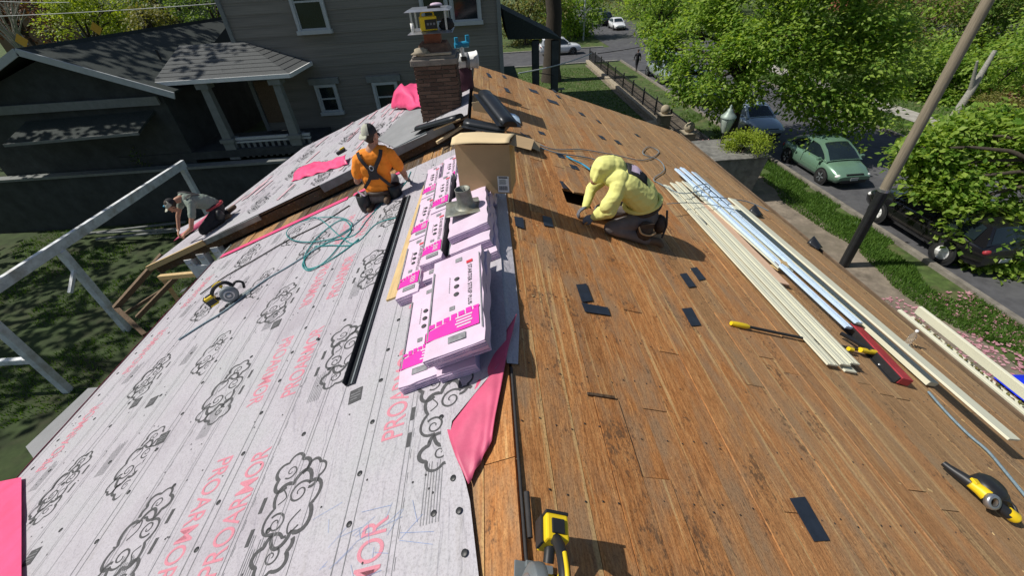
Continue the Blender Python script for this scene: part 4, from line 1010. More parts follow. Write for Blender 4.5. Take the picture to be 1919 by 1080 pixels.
# ------------------------------------------------------------------ power tools
def circular_saw(mm, label, yel=M['yellow'], body=M['black']):
    s = thing('circular_saw', label, 'circular saw', mm, 'cordless circular saws')
    q = MB(); q.box((0, 0, .004), (.15, .30, .006)); q.box((-.02, .14, .012), (.03, .02, .02)); q.part('base_plate', M['grey'], s, bev=.002)
    RX90 = Matrix.Rotation(H90, 4, 'Y')
    q = MB(); q.lathe([(0, -.055), (.07, -.055), (.088, -.045), (.092, -.02), (.092, -.005), (0, -.005)], 26, mx=Matrix.Translation((-.01, .02, .105)) @ RX90); q.part('blade_guard', M['grey'], s, bev=.003)
    q = MB(); q.lathe([(0, -.02), (.084, -.02), (.084, -.016), (0, -.016)], 30, mx=Matrix.Translation((-.03, .02, .095)) @ RX90); bl = q.part('blade', M['steel'], s)
    q = MB(); q.lathe([(0, -.064), (.022, -.064), (.026, -.056), (0, -.056)], 14, mx=Matrix.Translation((-.01, .02, .105)) @ RX90); q.lathe([(.04, -.058), (.05, -.062), (.055, -.056)], 18, mx=Matrix.Translation((-.01, .02, .105)) @ RX90); q.part('hub', M['steel'], bl)
    q = MB(); q.lathe([(0, .0), (.046, .0), (.05, .02), (.05, .085), (.043, .10), (0, .10)], 20, mx=Matrix.Translation((-.006, .03, .11)) @ RX90); q.part('motor', yel, s, bev=.002)
    q = MB(); q.lathe([(.051, .03), (.053, .034), (.053, .05), (.051, .054)], 20, mx=Matrix.Translation((-.006, .03, .11)) @ RX90); q.lathe([(0, .103), (.03, .101), (.03, .099)], 16, mx=Matrix.Translation((-.006, .03, .11)) @ RX90); q.part('motor_band', body, s)
    q = MB(); q.tube(catmull([V((.02, -.06, .14)), V((.02, -.03, .215)), V((.02, .03, .24)), V((.02, .11, .225)), V((.02, .17, .175)), V((.02, .175, .13)), V((.02, .12, .1))], 5), [.02]*31, 10); hd = q.part('handle', body, s)
    q = MB(); q.tube(catmull([V((.02, -.02, .235)), V((.02, .03, .262)), V((.02, .1, .25))], 5), .008, 8); q.bar(V((.02, .02, .215)), V((.02, .05, .2)), .016, .03); q.part('handle_stripe', yel, hd)
    q = MB(); q.box((.025, .205, .135), (.085, .09, .115)); bt = q.part('battery', yel, s, bev=.008)
    q = MB(); q.box((.025, .205, .196), (.048, .05, .01)); q.box((.025, .254, .135), (.087, .012, .119)); q.box((-.022, .205, .13), (.012, .094, .06)); q.part('battery_cover', body, bt, bev=.003)
    q = MB(); q.tube(catmull([V((.02, -.12, .06)), V((.02, -.15, .12)), V((.02, -.11, .165)), V((.02, -.06, .15))], 5), .014, 8); q.part('front_grip', body, s)
    return s
circular_saw(slope_m(R(1000, 1150, .004), math.radians(-6)) @ Matrix.Scale(1.15, 4), 'large yellow and black cordless saw on the ridge at the bottom edge of the picture')
circular_saw(slope_m(L(447, 560, .02), math.radians(118), -1) @ Matrix.Scale(1.18, 4), 'small yellow and black cordless saw resting on the underlayment by the rope')
# blower
mm = slope_m(R(1830, 938, .005), math.radians(-10)) @ Matrix.Scale(.98, 4); bw = thing('blower', 'compact black and yellow cordless blower lying on the planks at lower right', 'blower', mm)
q = MB(); q.lathe([(0, -.05), (.06, -.05), (.095, -.035), (.108, 0), (.10, .05), (.07, .075), (0, .075)], 24, mx=Matrix.Translation((.045, .055, .085))); q.tube([(.10, .02, .08), (.08, -.05, .07)], [.07, .06], 14); q.part('fan_housing', M['black'], bw)
q = MB(); q.tube([(-.02, .05, .075), (-.07, .13, .062), (-.115, .20, .05), (-.13, .235, .046)], [.05, .036, .026, .022], 16); q.part('nozzle', M['black'], bw)
q = MB(); q.tube([(-.085, .065, .085), (-.05, .02, .09), (-.03, -.02, .09)], [.034, .042, .046], 14); q.box((-.075, .06, .115), (.05, .05, .02)); q.part('motor_cover', M['yellow'], bw, bev=.004)
q = MB(); q.lathe([(.032, .03), (.05, .034), (.056, .022), (.058, 0), (.03, .0), (.03, .028)], 22, mx=Matrix.Translation((-.035, -.055, .085)) @ Matrix.Rotation(math.radians(52), 4, 'X')); q.part('intake_ring', M['steel'], bw)
q = MB(); q.tube([(.02, -.03, .07), (.075, -.07, .062), (.12, -.1, .055)], [.04, .036, .038], 14); q.part('handle', M['black'], bw)
q = MB(); q.tube([(.105, -.085, .062), (.15, -.115, .055), (.165, -.125, .054)], [.04, .042, .03], 14); q.part('battery', M['yellow'], bw)
q = MB(); q.tube(catmull([V((.08, .0, .09)), V((.14, .0, .1)), V((.175, -.05, .09)), V((.17, -.1, .07))], 5), .012, 8); q.part('loop_handle', M['black'], bw)
# nail gun beside the hooded person
mm = slope_m(R(1112, 322, .02), math.radians(35)) @ Matrix.Scale(.9, 4); ng = thing('nail_gun', 'black nail gun lying by the yellow hood', 'nail gun', mm)
q = MB(); q.tube([(0, -.12, .06), (0, .06, .06)], [.05, .055], 14); q.part('body', M['black'], ng)
q = MB(); q.tube([(0, -.12, .06), (0, -.2, .05)], [.02, .014], 10); q.part('nose', M['steel'], ng)
q = MB(); q.tube([(0, .02, .06), (.14, .05, .06), (.2, .05, .06)], [.026, .024, .028], 10); q.part('handle', M['black'], ng)
q = MB(); q.lathe([(0, 0), (.06, .0), (.06, .06), (0, .06)], 16, mx=Matrix.Translation((.05, -.12, .02))); q.part('coil_magazine', M['grey'], ng)
hose([R(1062, 293, .03), R(1075, 300, .05), R(1092, 308, .05), R(1106, 318, .06)], .014, M['blue'], 'short blue hose end at the nail gun', n=4)
# loose plank beside the hole
# ------------------------------------------------------------------ chimney and the clutter round it
YC = 7.75
cxm = AY(828, 200, YC); cl = AY(790, 205, YC); cr = AY(863, 205, YC); CWD = (cr.x-cl.x)
zt = AY(820, 122, YC).z; ccx = (cl.x+cr.x)/2
chl = V((ccx, YC+CWD/2, ccx*T+RAISE-.25)); ch = thing('chimney', 'old brown brick chimney with a metal cap rising from the ridge', 'chimney', chl)
q = MB(); q.box((ccx, YC+CWD/2, (zt+chl.z)/2), (CWD-.02, CWD-.02, zt-chl.z)); q.part('mortar_core', M['mortar'], ch, chl)
rows = int((zt-chl.z)/.062); bm = UNIT.mesh('brick', M['brick']); gr = random.Random(6)
for rr in range(rows):
    z = chl.z+.031+rr*.062
    if z < chl.z+.12: continue
    for side in (0, 1, 2):
        nb_ = 3; bl_ = CWD/nb_
        for k in range(nb_+(rr % 2)):
            a0 = max(0, (k-(.5 if rr % 2 else 0))*bl_); a1 = min(CWD, (k+1-(.5 if rr % 2 else 0))*bl_)
            if a1-a0 < .03: continue
            m_ = (a0+a1)/2; pr2 = gr.uniform(.004, .016)
            if side == 0: p = V((cl.x+m_, YC+.045-pr2, z)); s_ = (a1-a0-.012, .1, .05)
            elif side == 1: p = V((cr.x-.045+pr2, YC+m_, z)); s_ = (.1, a1-a0-.012, .05)
            else: p = V((cl.x+.045-pr2, YC+m_, z)); s_ = (.1, a1-a0-.012, .05)
            inst(bm, 'brick', ch, p-chl, (0, 0, gr.uniform(-.02, .02)), s_)
q = MB(); q.box((ccx, YC+CWD/2, zt+.05), (CWD+.1, CWD+.1, .09)); q.box((ccx, YC+CWD/2, zt+.11), (CWD+.03, CWD+.03, .06)); q.part('corbel', M['mortar'], ch, chl, bev=.012)
q = MB(); w0 = CWD*.42; w1 = CWD*.32
q.hexa([(ccx-w0, YC+CWD/2-w0, zt+.14), (ccx+w0, YC+CWD/2-w0, zt+.14), (ccx+w0, YC+CWD/2+w0, zt+.14), (ccx-w0, YC+CWD/2+w0, zt+.14), (ccx-w1, YC+CWD/2-w1, zt+.30), (ccx+w1, YC+CWD/2-w1, zt+.30), (ccx+w1, YC+CWD/2+w1, zt+.30), (ccx-w1, YC+CWD/2+w1, zt+.30)])
q.part('crown', M['brick'], ch, chl, bev=.01)
yc2 = YC+CWD/2; zp1 = AY(812, 62, yc2-.3).z
q = MB(); q.lathe([(.19, zt+.28), (.19, zp1-.02), (.15, zp1-.02)], 4, mx=Matrix.Translation((ccx, yc2, 0)) @ Matrix.Rotation(math.pi/4, 4, 'Z'), smooth=False); q.part('flue', M['terracotta'], ch, chl)
def plate(z, name):
    q = MB(); q.hexa([(ccx-.36, yc2-.36, z), (ccx+.36, yc2-.36, z), (ccx+.36, yc2+.36, z), (ccx-.36, yc2+.36, z), (ccx-.3, yc2-.3, z+.03), (ccx+.3, yc2-.3, z+.03), (ccx+.3, yc2+.3, z+.03), (ccx-.3, yc2+.3, z+.03)])
    return q.part(name, M['steel'], ch, chl, bev=.006)
plate(zp1, 'cap_tray'); zp2 = AY(810, 20, yc2-.3).z; plate(zp2, 'cap_lid')
q = MB()
for sx in (-1, 1):
    for sy in (-1, 1): q.box((ccx+sx*.27, yc2+sy*.27, (zp1+zp2)/2), (.03, .03, zp2-zp1))
q.part('cap_leg', M['steel'], ch, chl)
q = MB(); p = V((ccx-.2, yc2-.3, zt+.145)); q.ell((p.x, p.y, p.z+.05), (.14, .08, .07), 0, 10, 7, jit=.6); q.box((p.x+.25, p.y-.03, p.z+.02), (.5, .07, .03)); q.solo('mortar_lump', M['tan_stone'], 'crumbling pale mortar on the chimney shoulder', 'mortar')
# yellow job-site radio on the cap tray
rl_ = V((ccx-.02, yc2-.2, zp1+.032)); rd = thing('work_radio', 'yellow and black box shaped work radio standing on the chimney cap', 'work radio', Matrix.Translation(rl_) @ Matrix.Rotation(math.radians(14), 4, 'Z'))
q = MB(); q.box((0, 0, .1), (.26, .16, .19)); q.part('body', M['yellow'], rd, bev=.012)
q = MB(); q.box((.03, -.084, .09), (.19, .012, .13)); q.part('front_panel', M['black'], rd, bev=.004)
q = MB()
for k in range(3): q.box((-.02+.05*k, -.092, .095), (.03, .004, .03))
q.part('panel_marks', M['inklight'], rd)
q = MB(); q.tube(catmull([V((-.1, 0, .19)), V((-.08, 0, .25)), V((.08, 0, .25)), V((.1, 0, .19))], 4), .014, 8); q.part('handle', M['yellow'], rd)
q = MB(); q.ell((ccx+.26, yc2-.1, zp1+.09), (.13, .12, .09), 0, 12, 8, jit=.5); q.solo('black_bag', M['capblack'], 'small black pouch beside the yellow work radio', 'pouch')
q = MB(); q.lathe([(0, 0), (.03, 0), (.03, .12), (0, .12)], 12, mx=Matrix.Translation((ccx-.27, yc2-.26, zp1+.03))); q.solo('white_tube', M['white'], 'small white tube at the left of the chimney cap tray', 'tube')
q = MB(); q.box((ccx+.1, yc2-.15, zp2+.045), (.2, .12, .03)); q.ell((ccx+.14, yc2-.15, zp2+.07), (.1, .05, .03), 1, 10, 6); q.solo('glove_pair', [M['strap'], M['paper']], 'dark and pale gloves lying on the chimney lid', 'gloves')
# bucket on its side, blue tool and maroon sack right of the chimney
p = AY(876, 113, 8.9); q = MB()
mm = Matrix.Translation(p) @ Matrix.Rotation(math.radians(12), 4, 'Z') @ Matrix.Rotation(H90, 4, 'Y')
bk = thing('bucket', 'white plastic bucket lying on its side right of the chimney', 'bucket', mm)
q = MB(); q.lathe([(0, -.2), (.12, -.2), (.125, -.19), (.145, .17), (.155, .17), (.155, .19), (.138, .19), (.12, -.18)], 24); q.part('shell', M['white'], bk)
q = MB(); q.tube([(.15*math.cos(a), .15*math.sin(a), .10+.1*math.sin(a*.5)) for a in np.linspace(0, math.pi, 14)], .006, 6); q.part('bail', M['black'], bk)
q = MB(); q.lathe([(.132, -.06), (.136, -.06), (.139, .02), (.135, .02)], 24); q.part('band_label', M['inklight'], bk)
pp = AY(868, 150, 8.95); q = MB(); q.ell((pp.x, pp.y, pp.z), (.2, .2, .42), 0, 14, 10, jit=.35); q.solo('maroon_sack', mat('maroon_cloth', (.085, .035, .05), .9, var=.3), 'maroon sack propped beside the chimney under the bucket', 'sack')
p = AY(866, 84, 8.75); bt_ = thing('blue_tool', 'bright blue and white power tool perched above the bucket', 'power tool', Matrix.Translation(p-V((0, 0, .12))) @ Matrix.Rotation(.3, 4, 'Z'))
q = MB(); q.tube([(-.14, 0, .12), (.12, 0, .13)], [.05, .055], 12); q.box((-.1, 0, .2), (.06, .06, .1)); q.box((.11, 0, .21), (.07, .06, .12)); q.part('body', M['blue'], bt_, bev=.006)
q = MB(); q.tube([(-.02, 0, .1), (.0, 0, -.06)], [.045, .03], 10); q.part('handle', M['white'], bt_)
q = MB(); q.box((.0, 0, -.1), (.1, .08, .07)); q.part('battery', M['black'], bt_, bev=.005)
# black ridge vents and channels in front of the chimney
def channel(a, b_, rad, label, m_=M['blackmetal'], up=V((0, 0, 1))):
    d = (b_-a); ln = d.length; d.normalize(); sd = d.cross(up).normalized(); n = sd.cross(d)
    mm = basis(sd, d, n, a); c = thing('ridge_vent', label, 'ridge vent', mm, 'black metal ridge vent pieces')
    q = MB(); q.grid(lambda s, t_: (rad*math.cos(math.pi*s)*1.0, ln*t_, rad*.75*math.sin(math.pi*s)**.6), 14, 6); o = q.part('hood', m_, c); s_ = o.modifiers.new('t', 'SOLIDIFY'); s_.thickness = .008
    q = MB(); q.box((-rad-.04, ln/2, .005), (.1, ln, .006)); q.box((rad+.04, ln/2, .005), (.1, ln, .006)); q.part('flange', m_, c)
    for e in (.004, ln-.004):
        q = MB(); q.prism([(rad*math.cos(math.pi*k/10)*.98, rad*.72*math.sin(math.pi*k/10)**.6) for k in range(11)], e-.003, e+.003, mx=Matrix(((1, 0, 0, 0), (0, 0, 1, 0), (0, 1, 0, 0), (0, 0, 0, 1)))); q.part('end_cap', m_, c)
    return c
channel(F(785, 243, .06), F(862, 222, .1), .085, 'left black ridge vent in front of the chimney foot')
channel(AY(872, 232, 6.3), AY(948, 246, 6.1), .09, 'middle black ridge vent lying behind the cardboard box')
channel(AY(955, 238, 6.0), AY(908, 178, 6.9), .105, 'long black ridge vent propped up steeply beside the box', up=V((.35, -.3, .9)))
q = MB(); p = [AY(*v, 7.1) for v in ((884, 192), (903, 189), (914, 213), (887, 207))]; q.hexa([v+V((0, .01, 0)) for v in p]+p); q.solo('cardboard_scrap', M['cardin'], 'pale cardboard scrap standing behind the black ridge vents', 'cardboard')
p = R(963, 222, .03); q = MB(); q.grid(lambda s, t_: p+UR*(s-.5)*.22+UY*(t_-.5)*.4+NR*(.03*math.sin(s*3)+.02*noise.noise(V((s*4, t_*4, 4)))), 6, 6); q.solo('blue_packet', M['bluefilm'], 'crumpled pale blue packet beside the propped ridge vent', 'packet')
q = MB(); q.grid(lambda s, t_: R(957+s*55, 262-t_*16+s*22, .02+.05*math.sin(s*2.5)+.015*noise.noise(V((s*5, t_*5, 9)))), 8, 6); q.solo('felt_scrap', M['card'], 'torn brown paper curling at the ridge right of the box', 'paper')
q = MB(); q.grid(lambda s, t_: R(965+s*75, 300+t_*60-s*15, .012), 3, 3) if False else None
q = MB(); fpn = [F(*v, .03) for v in ((668+40, 262), (762, 207), (800, 200), (800, 252), (742, 278))]; q.add(fpn, [(0, 1, 2, 3, 4)]); o = q.solo('felt_sheet', M['felt'], 'plain grey felt sheet beside the chimney foot', 'felt'); s_ = o.modifiers.new('t', 'SOLIDIFY'); s_.thickness = .006
q = MB(); q.box((0, 0, 0), (.5, .06, .04), 0, slope_m(V((-.7, 6.85, -.1)), .5, -1)); q.bar(V((-.95, 6.9, -.02)), V((-.5, 6.97, .1)), .04, .02); q.solo('lath_scrap', M['cardin'], 'pale splintered lath lying in the trough beside the box', 'lath')
# pink sheets: crumpled roll-end by the chimney, flap over the step
q = MB(); a, b_, c, d = F(735, 205, .03), F(792, 205, .05), F(790, 152, .28), F(752, 168, .3)
q.grid(lambda s, t_: ((a*(1-s)+b_*s)*(1-t_)+(d*(1-s)+c*s)*t_)+V((0, -.25, .35))*math.sin(math.pi*min(1, t_*1.0+.05))*(.55+.3*math.sin(s*5))+V((.05, .05, .09))*noise.noise(V((s*4, t_*4, 2))), 22, 18)
o = q.solo('pink_sheet', M['pink'], 'bright crumpled pink sheet standing up beside the chimney', 'sheet'); s_ = o.modifiers.new('t', 'SOLIDIFY'); s_.thickness = .004
q = MB(); a, b_, c, d = F(545, 340, .03), F(652, 308, .03), F(648, 290, .12), F(566, 312, .05)
q.grid(lambda s, t_: ((a*(1-s)+b_*s)*(1-t_)+(d*(1-s)+c*s)*t_)+NL*(.05*math.sin(math.pi*t_)*abs(math.sin(s*4.2+t_*2))+.03*noise.noise(V((s*9, t_*3, 6))))+V((.0, -.10, 0))*math.sin(s*7+t_*3)*t_, 30, 10)
o = q.solo('pink_sheet', M['pink'], 'folded back pink sheet lying along the step left of the orange shirt', 'sheet'); s_ = o.modifiers.new('t', 'SOLIDIFY'); s_.thickness = .004
q = MB(); a, b_, c, d = F(325, 452, .05), F(420, 402, .04), F(398, 390, .25), F(385, 412, .1)
q.grid(lambda s, t_: ((a*(1-s)+b_*s)*(1-t_)+(d*(1-s)+c*s)*t_)+NL*.04*math.sin(math.pi*t_), 10, 6)
o = q.solo('pink_sheet', M['pinkdull'], 'pink sheet bunched under the grey shirted person at the corner', 'sheet'); s_ = o.modifiers.new('t', 'SOLIDIFY'); s_.thickness = .004
q = MB(); q.grid(lambda s, t_: F(335+s*70-t_*5, 440-s*34-t_*9, .06+.03*noise.noise(V((s*7, t_*5, 5)))), 14, 5); o = q.solo('underlay_scrap', M['underlay'], 'crumpled pale underlayment offcut under the hands of the grey shirted person', 'offcut'); s_ = o.modifiers.new('t', 'SOLIDIFY'); s_.thickness = .004
q = MB(); p = F(640, 285, .03); q.box((0, 0, .02), (.2, .12, .04), 0, slope_m(p, .3, -1)); q.box((.05, .0, .05), (.1, .06, .03), 1, slope_m(p, .5, -1)); q.solo('work_glove', [M['strap'], M['yellow']], 'dark tool with a yellow mark lying near the step', 'hand tool')
# wooden steps left of the house
stl = V((-6.8, 8, GZ)); st = thing('timber_steps', 'rough timber steps and rails going down beside the left wall', 'steps', stl)
def stk(pa, za, pb, zb, wd, m_, name):
    q = MB(); q.bar(G(*pa, za), G(*pb, zb), wd, wd); return q.part(name, m_, st, stl)
stk((216, 578), -4.3, (305, 478), -3.5, .12, M['oldwood'], 'handrail'); stk((258, 595), -4.4, (330, 520), -3.7, .10, M['oldwood'], 'handrail')
stk((218, 578), -4.3, (272, 628), -4.7, .10, M['oldwood'], 'post'); stk((300, 520), -3.7, (385, 512), -3.5, .11, M['pine'], 'stringer'); stk((305, 522), -3.8, (342, 575), -4.6, .10, M['pine'], 'post')
stk((232, 590), -4.6, (312, 540), -4.0, .08, M['oldwood'], 'rail')
for k in range(6):
    q = MB(); q.box((-6.6, 6.4+k*.45, GZ+.3+k*.28), (1.6, .34, .06)); q.part('tread', M['oldwood'], st, stl)
# pile of dark pipes and scrap against the retaining wall
gr = random.Random(2)
for k in range(4):
    q = MB(); a = V((-18+gr.uniform(0, 2.5), 15.5+gr.uniform(-.5, .8), GZ+.12+.09*k)); q.bar(a, a+V((4.5, gr.uniform(-.6, .6), .1)), .1, .06)
    q.solo('scrap_pole', M['trimdark'], ['grey scrap pole lowest in the heap', 'grey scrap pole second in the heap', 'grey scrap pole third in the heap', 'grey scrap pole on top of the heap'][k]+' by the dark wall', 'pole', group='scrap poles in the yard')
q = MB(); q.bar(V((-14, 16.3, GZ+.1)), V((-11.3, 16.1, GZ+.12)), .25, .06); q.solo('scrap_plank', M['oldwood'], 'brown plank lying at the foot of the dark wall', 'plank')
# ================================================================== PEOPLE
def hand_prims(W, d, n, mt_, side=1, curl=.9, sc_=1.0, grip=True):
    """palm and five bent fingers: W wrist, d pointing along the hand, n out of the back of the hand"""
    W, d, n = V(W), V(d).normalized(), V(n).normalized(); n = (n-d*n.dot(d)).normalized(); s = d.cross(n)*side
    pr = []
    for k in range(4):
        o = (k-1.5)*.0205*sc_
        a = W+s*o*.75+d*.012; b_ = W+s*o+d*.085*sc_*(1-.05*abs(k-1.2))
        pr.append((a, .0165*sc_, b_, .0125*sc_, mt_))
        L1, L2, L3 = [x*sc_*(1, 1.08, 1.0, .82)[k] for x in (.04, .026, .02)]
        dd = d.copy(); p = b_
        for q_, (ln, cu) in enumerate(((L1, curl*.6), (L2, curl*.9), (L3, curl*.6))):
            dd = (dd*math.cos(cu)-n*math.sin(cu)).normalized() if False else (dd*math.cos(cu) + (-n - dd*(-n).dot(dd)).normalized()*math.sin(cu)).normalized()
            e = p+dd*ln; pr.append((p, (.0098-.0009*q_)*sc_, e, (.0092-.0009*q_)*sc_, mt_)); p = e
    t0 = W+d*.02-s*.026*sc_; t1 = t0+(d*.6-s*.75-n*.35).normalized()*.042*sc_; t2 = t1+(d*.9-n*.4+s*.1).normalized()*.03*sc_; t3 = t2+(d*.9+s*.3-n*.5).normalized()*.024*sc_
    pr += [(t0, .016*sc_, t1, .012*sc_, mt_), (t1, .0118*sc_, t2, .0105*sc_, mt_), (t2, .0105*sc_, t3, .0085*sc_, mt_)]
    return pr
def head_prims(c, fwd, up, skin, eye, hair=None, s=1.0):
    c, f, u = V(c), V(fwd).normalized(), V(up).normalized(); u = (u-f*u.dot(f)).normalized(); r_ = f.cross(u)
    P = lambda x, y, z: c+r_*x*s+f*y*s+u*z*s
    pr = [(P(0, -.02, .03), .088*s, P(0, .025, .035), .078*s, skin), (P(0, .03, .02), .068*s, P(0, .05, -.07), .045*s, skin),
          (P(-.035, .03, -.045), .035*s, P(.035, .03, -.045), .035*s, skin), (P(0, .085, .015), .011*s, P(0, .112, -.025), .016*s, skin),
          (P(-.025, .09, .028), .012*s, P(.025, .09, .028), .012*s, skin), (P(-.018, .088, -.055), .012*s, P(.018, .088, -.055), .012*s, skin),
          (P(-.083, -.005, .02), .012*s, P(-.08, -.01, -.02), .012*s, skin), (P(.083, -.005, .02), .012*s, P(.08, -.01, -.02), .012*s, skin),
          (P(-.032, .083, .012), .010*s, P(-.030, .085, .012), .010*s, eye), (P(.032, .083, .012), .010*s, P(.030, .085, .012), .010*s, eye)]
    if hair is not None:
        pr += [(P(0, -.035, .03), .096*s, P(0, -.02, .06), .088*s, hair)]
    return pr
def grow(prims, mats, name, parent, off, voxel=.009, wrinkle=.004, cloth=()):
    """one continuous surface grown round tapered limbs; each face takes the material of its nearest limb"""
    q = MB()
    for a, ra, b_, rb, k in prims:
        a, b_ = V(a), V(b_)
        d = b_-a; ln = d.length; d = d.normalized() if ln > 1e-6 else V((0, 0, 1))
        prof = [(a-d*ra*math.cos(t_), ra*math.sin(t_)) for t_ in (.05, .5, 1.0, math.pi/2)] + [(b_+d*rb*math.cos(t_), rb*math.sin(t_)) for t_ in (math.pi/2, 1.0, .5, .05)]
        q.tube([p for p, _ in prof], [r_ for _, r_ in prof], 14)
    me0 = q.mesh('limbs', mats, off)
    o = bpy.data.objects.new('limbs', me0); COL.objects.link(o)
    rm = o.modifiers.new('r', 'REMESH'); rm.mode = 'VOXEL'; rm.voxel_size = voxel
    s_ = o.modifiers.new('s', 'SMOOTH'); s_.factor = .5; s_.iterations = 8
    bpy.context.view_layer.update()
    me = bpy.data.meshes.new_from_object(o.evaluated_get(bpy.context.evaluated_depsgraph_get()))
    bpy.data.objects.remove(o); me.name = name
    me.materials.clear()
    for m_ in mats: me.materials.append(m_)
    n = len(me.polygons); cen = np.zeros(n*3); me.polygons.foreach_get('center', cen); cen = cen.reshape(-1, 3)+np.array(off)
    def nearest(pts):
        best = np.full(len(pts), 1e9); idx = np.zeros(len(pts), int)
        for a, ra, b_, rb, k in prims:
            A, B = np.array(a), np.array(b_); D = B-A; dd = (D@D) or 1e-9
            t_ = np.clip(((pts-A)@D)/dd, 0, 1); dist = np.linalg.norm(pts-(A+t_[:, None]*D), axis=1)-(ra+(rb-ra)*t_)
            mk = dist < best-1e-5; best[mk] = dist[mk]; idx[mk] = k
        return idx
    mi = nearest(cen); me.polygons.foreach_set('material_index', mi.astype(np.int32)); me.polygons.foreach_set('use_smooth', np.ones(n, bool))
    if wrinkle:
        nv = len(me.vertices); co = np.zeros(nv*3); me.vertices.foreach_get('co', co); co = co.reshape(-1, 3); no = np.zeros(nv*3); me.vertices.foreach_get('normal', no); no = no.reshape(-1, 3)
        vi = nearest(co+np.array(off))
        for i in range(nv):
            if vi[i] in cloth:
                c = V(co[i]); w_ = (.25-abs(noise.noise(V((c.x*6+c.z*10, c.y*9+c.x*3, c.z*13-c.x*7)))))*wrinkle*1.3+noise.noise(c*30)*wrinkle*.18
                co[i] += no[i]*w_
        me.vertices.foreach_set('co', co.ravel())
    me.update()
    ob = bpy.data.objects.new(name, me); COL.objects.link(ob); ob.parent = parent; return ob
def flatstrap(pts, wd, m_, name, parent, off, nrm=None, th=.006, n=6):
    ps = catmull(pts, n); q = MB()
    for k in range(len(ps)-1):
        pass
    vs = []
    for i, p in enumerate(ps):
        d = (ps[min(i+1, len(ps)-1)]-ps[max(0, i-1)]).normalized(); nn = V(nrm).normalized() if nrm is not None else V((0, -1, 0)); sd = d.cross(nn).normalized()*wd/2; e = nn*th
        vs += [p-sd, p+sd, p+sd+e, p-sd+e]
    fs = [(4*i+a, 4*i+(a+1) % 4, 4*i+4+(a+1) % 4, 4*i+4+a) for i in range(len(ps)-1) for a in range(4)]+[(0, 1, 2, 3), tuple(4*(len(ps)-1)+a for a in (3, 2, 1, 0))]
    q.add(vs, fs); return q.part(name, m_, parent, off)
GP = 'roofers at work'
# ---- yellow hooded person, kneeling, facing the ridge
P0 = V((1.5, 4.15, -.555))
yp = thing('person', 'person in a yellow hooded sweatshirt kneeling over a hole in the planks', 'person', P0, GP)
pr = [((1.40, 4.2, .10), .18, (1.60, 4.2, -.09), .185, 0), ((1.38, 4.07, .10), .135, (1.60, 4.09, -.10), .155, 0), ((1.38, 4.33, .10), .135, (1.60, 4.31, -.10), .155, 0),
      ((1.30, 4.2, .17), .12, (1.22, 4.2, .22), .10, 0), ((1.60, 4.2, -.12), .165, (1.66, 4.2, -.24), .165, 0),
      ((1.29, 4.03, .13), .092, (1.19, 3.94, -.13), .075, 0), ((1.19, 3.94, -.13), .075, (1.065, 4.05, -.24), .046, 0),
      ((1.28, 4.37, .13), .082, (1.10, 4.45, -.09), .066, 0), ((1.10, 4.45, -.09), .064, (1.01, 4.28, -.215), .046, 0),
      ((1.40, 4.05, .06), .10, (1.30, 4.03, .12), .085, 0), ((1.40, 4.35, .06), .10, (1.30, 4.37, .12), .085, 0),
      # hood
      ((1.20, 4.19, .265), .125, (1.15, 4.18, .275), .122, 0), ((1.27, 4.2, .25), .125, (1.19, 4.19, .26), .12, 0), ((1.10, 4.18, .20), .098, (1.13, 4.18, .26), .112, 0), ((1.235, 4.19, .36), .035, (1.17, 4.19, .33), .07, 0), ((1.30, 4.06, .19), .09, (1.22, 4.12, .16), .085, 0), ((1.30, 4.34, .19), .09, (1.22, 4.28, .16), .085, 0), ((1.09, 4.10, .30), .03, (1.05, 4.11, .16), .03, 0), ((1.09, 4.26, .30), .03, (1.05, 4.25, .16), .03, 0), ((1.16, 3.95, -.07), .082, (1.24, 3.98, .02), .09, 0), ((1.09, 4.035, -.2), .058, (1.12, 4.01, -.16), .066, 0),
      ((1.06, 4.18, .13), .05, (1.085, 4.18, .18), .08, 3),
      # trousers
      ((1.67, 4.12, -.32), .145, (1.67, 4.28, -.32), .145, 1), ((1.66, 4.09, -.34), .115, (1.24, 4.0, -.365), .075, 1), ((1.66, 4.31, -.33), .115, (1.22, 4.43, -.365), .075, 1),
      ((1.24, 4.0, -.37), .075, (1.66, 3.97, -.545), .058, 1), ((1.22, 4.43, -.37), .075, (1.66, 4.42, -.545), .058, 1),
      ((1.68, 3.97, -.55), .05, (1.80, 3.96, -.575), .046, 2), ((1.68, 4.42, -.55), .05, (1.80, 4.42, -.575), .046, 2), ((1.80, 3.96, -.575), .045, (1.84, 3.96, -.62), .04, 2), ((1.80, 4.42, -.575), .045, (1.84, 4.42, -.62), .04, 2)]
pr += hand_prims((1.05, 4.06, -.25), (-.85, .3, -.35), (-.3, -.4, .8), 4, 1, .8, 1.05) + hand_prims((1.0, 4.27, -.225), (-.8, -.3, -.4), (-.35, .3, .8), 4, -1, .8, 1.05)
YB = grow(pr, [M['hiyellow'], M['trouser'], M['boot'], M['skin'], M['glove']], 'body', yp, P0, .008, .0055, (0, 1))
q = MB(); q.grid(lambda s, t_: V((1.40+.24*s, 4.03+.26*t_, .33-.03*s-.16*s*s-.02*(2*t_-1)**2)), 8, 6); o = q.part('back_print', M['capblack'], yp, P0); s_ = o.modifiers.new('t', 'SOLIDIFY'); s_.thickness = .012; s_.offset = 0
sw = o.modifiers.new('w', 'SHRINKWRAP'); sw.target = YB; sw.offset = .004; sw.wrap_method = 'PROJECT'; sw.use_negative_direction = True; sw.use_positive_direction = True; o.modifiers.move(1, 0)
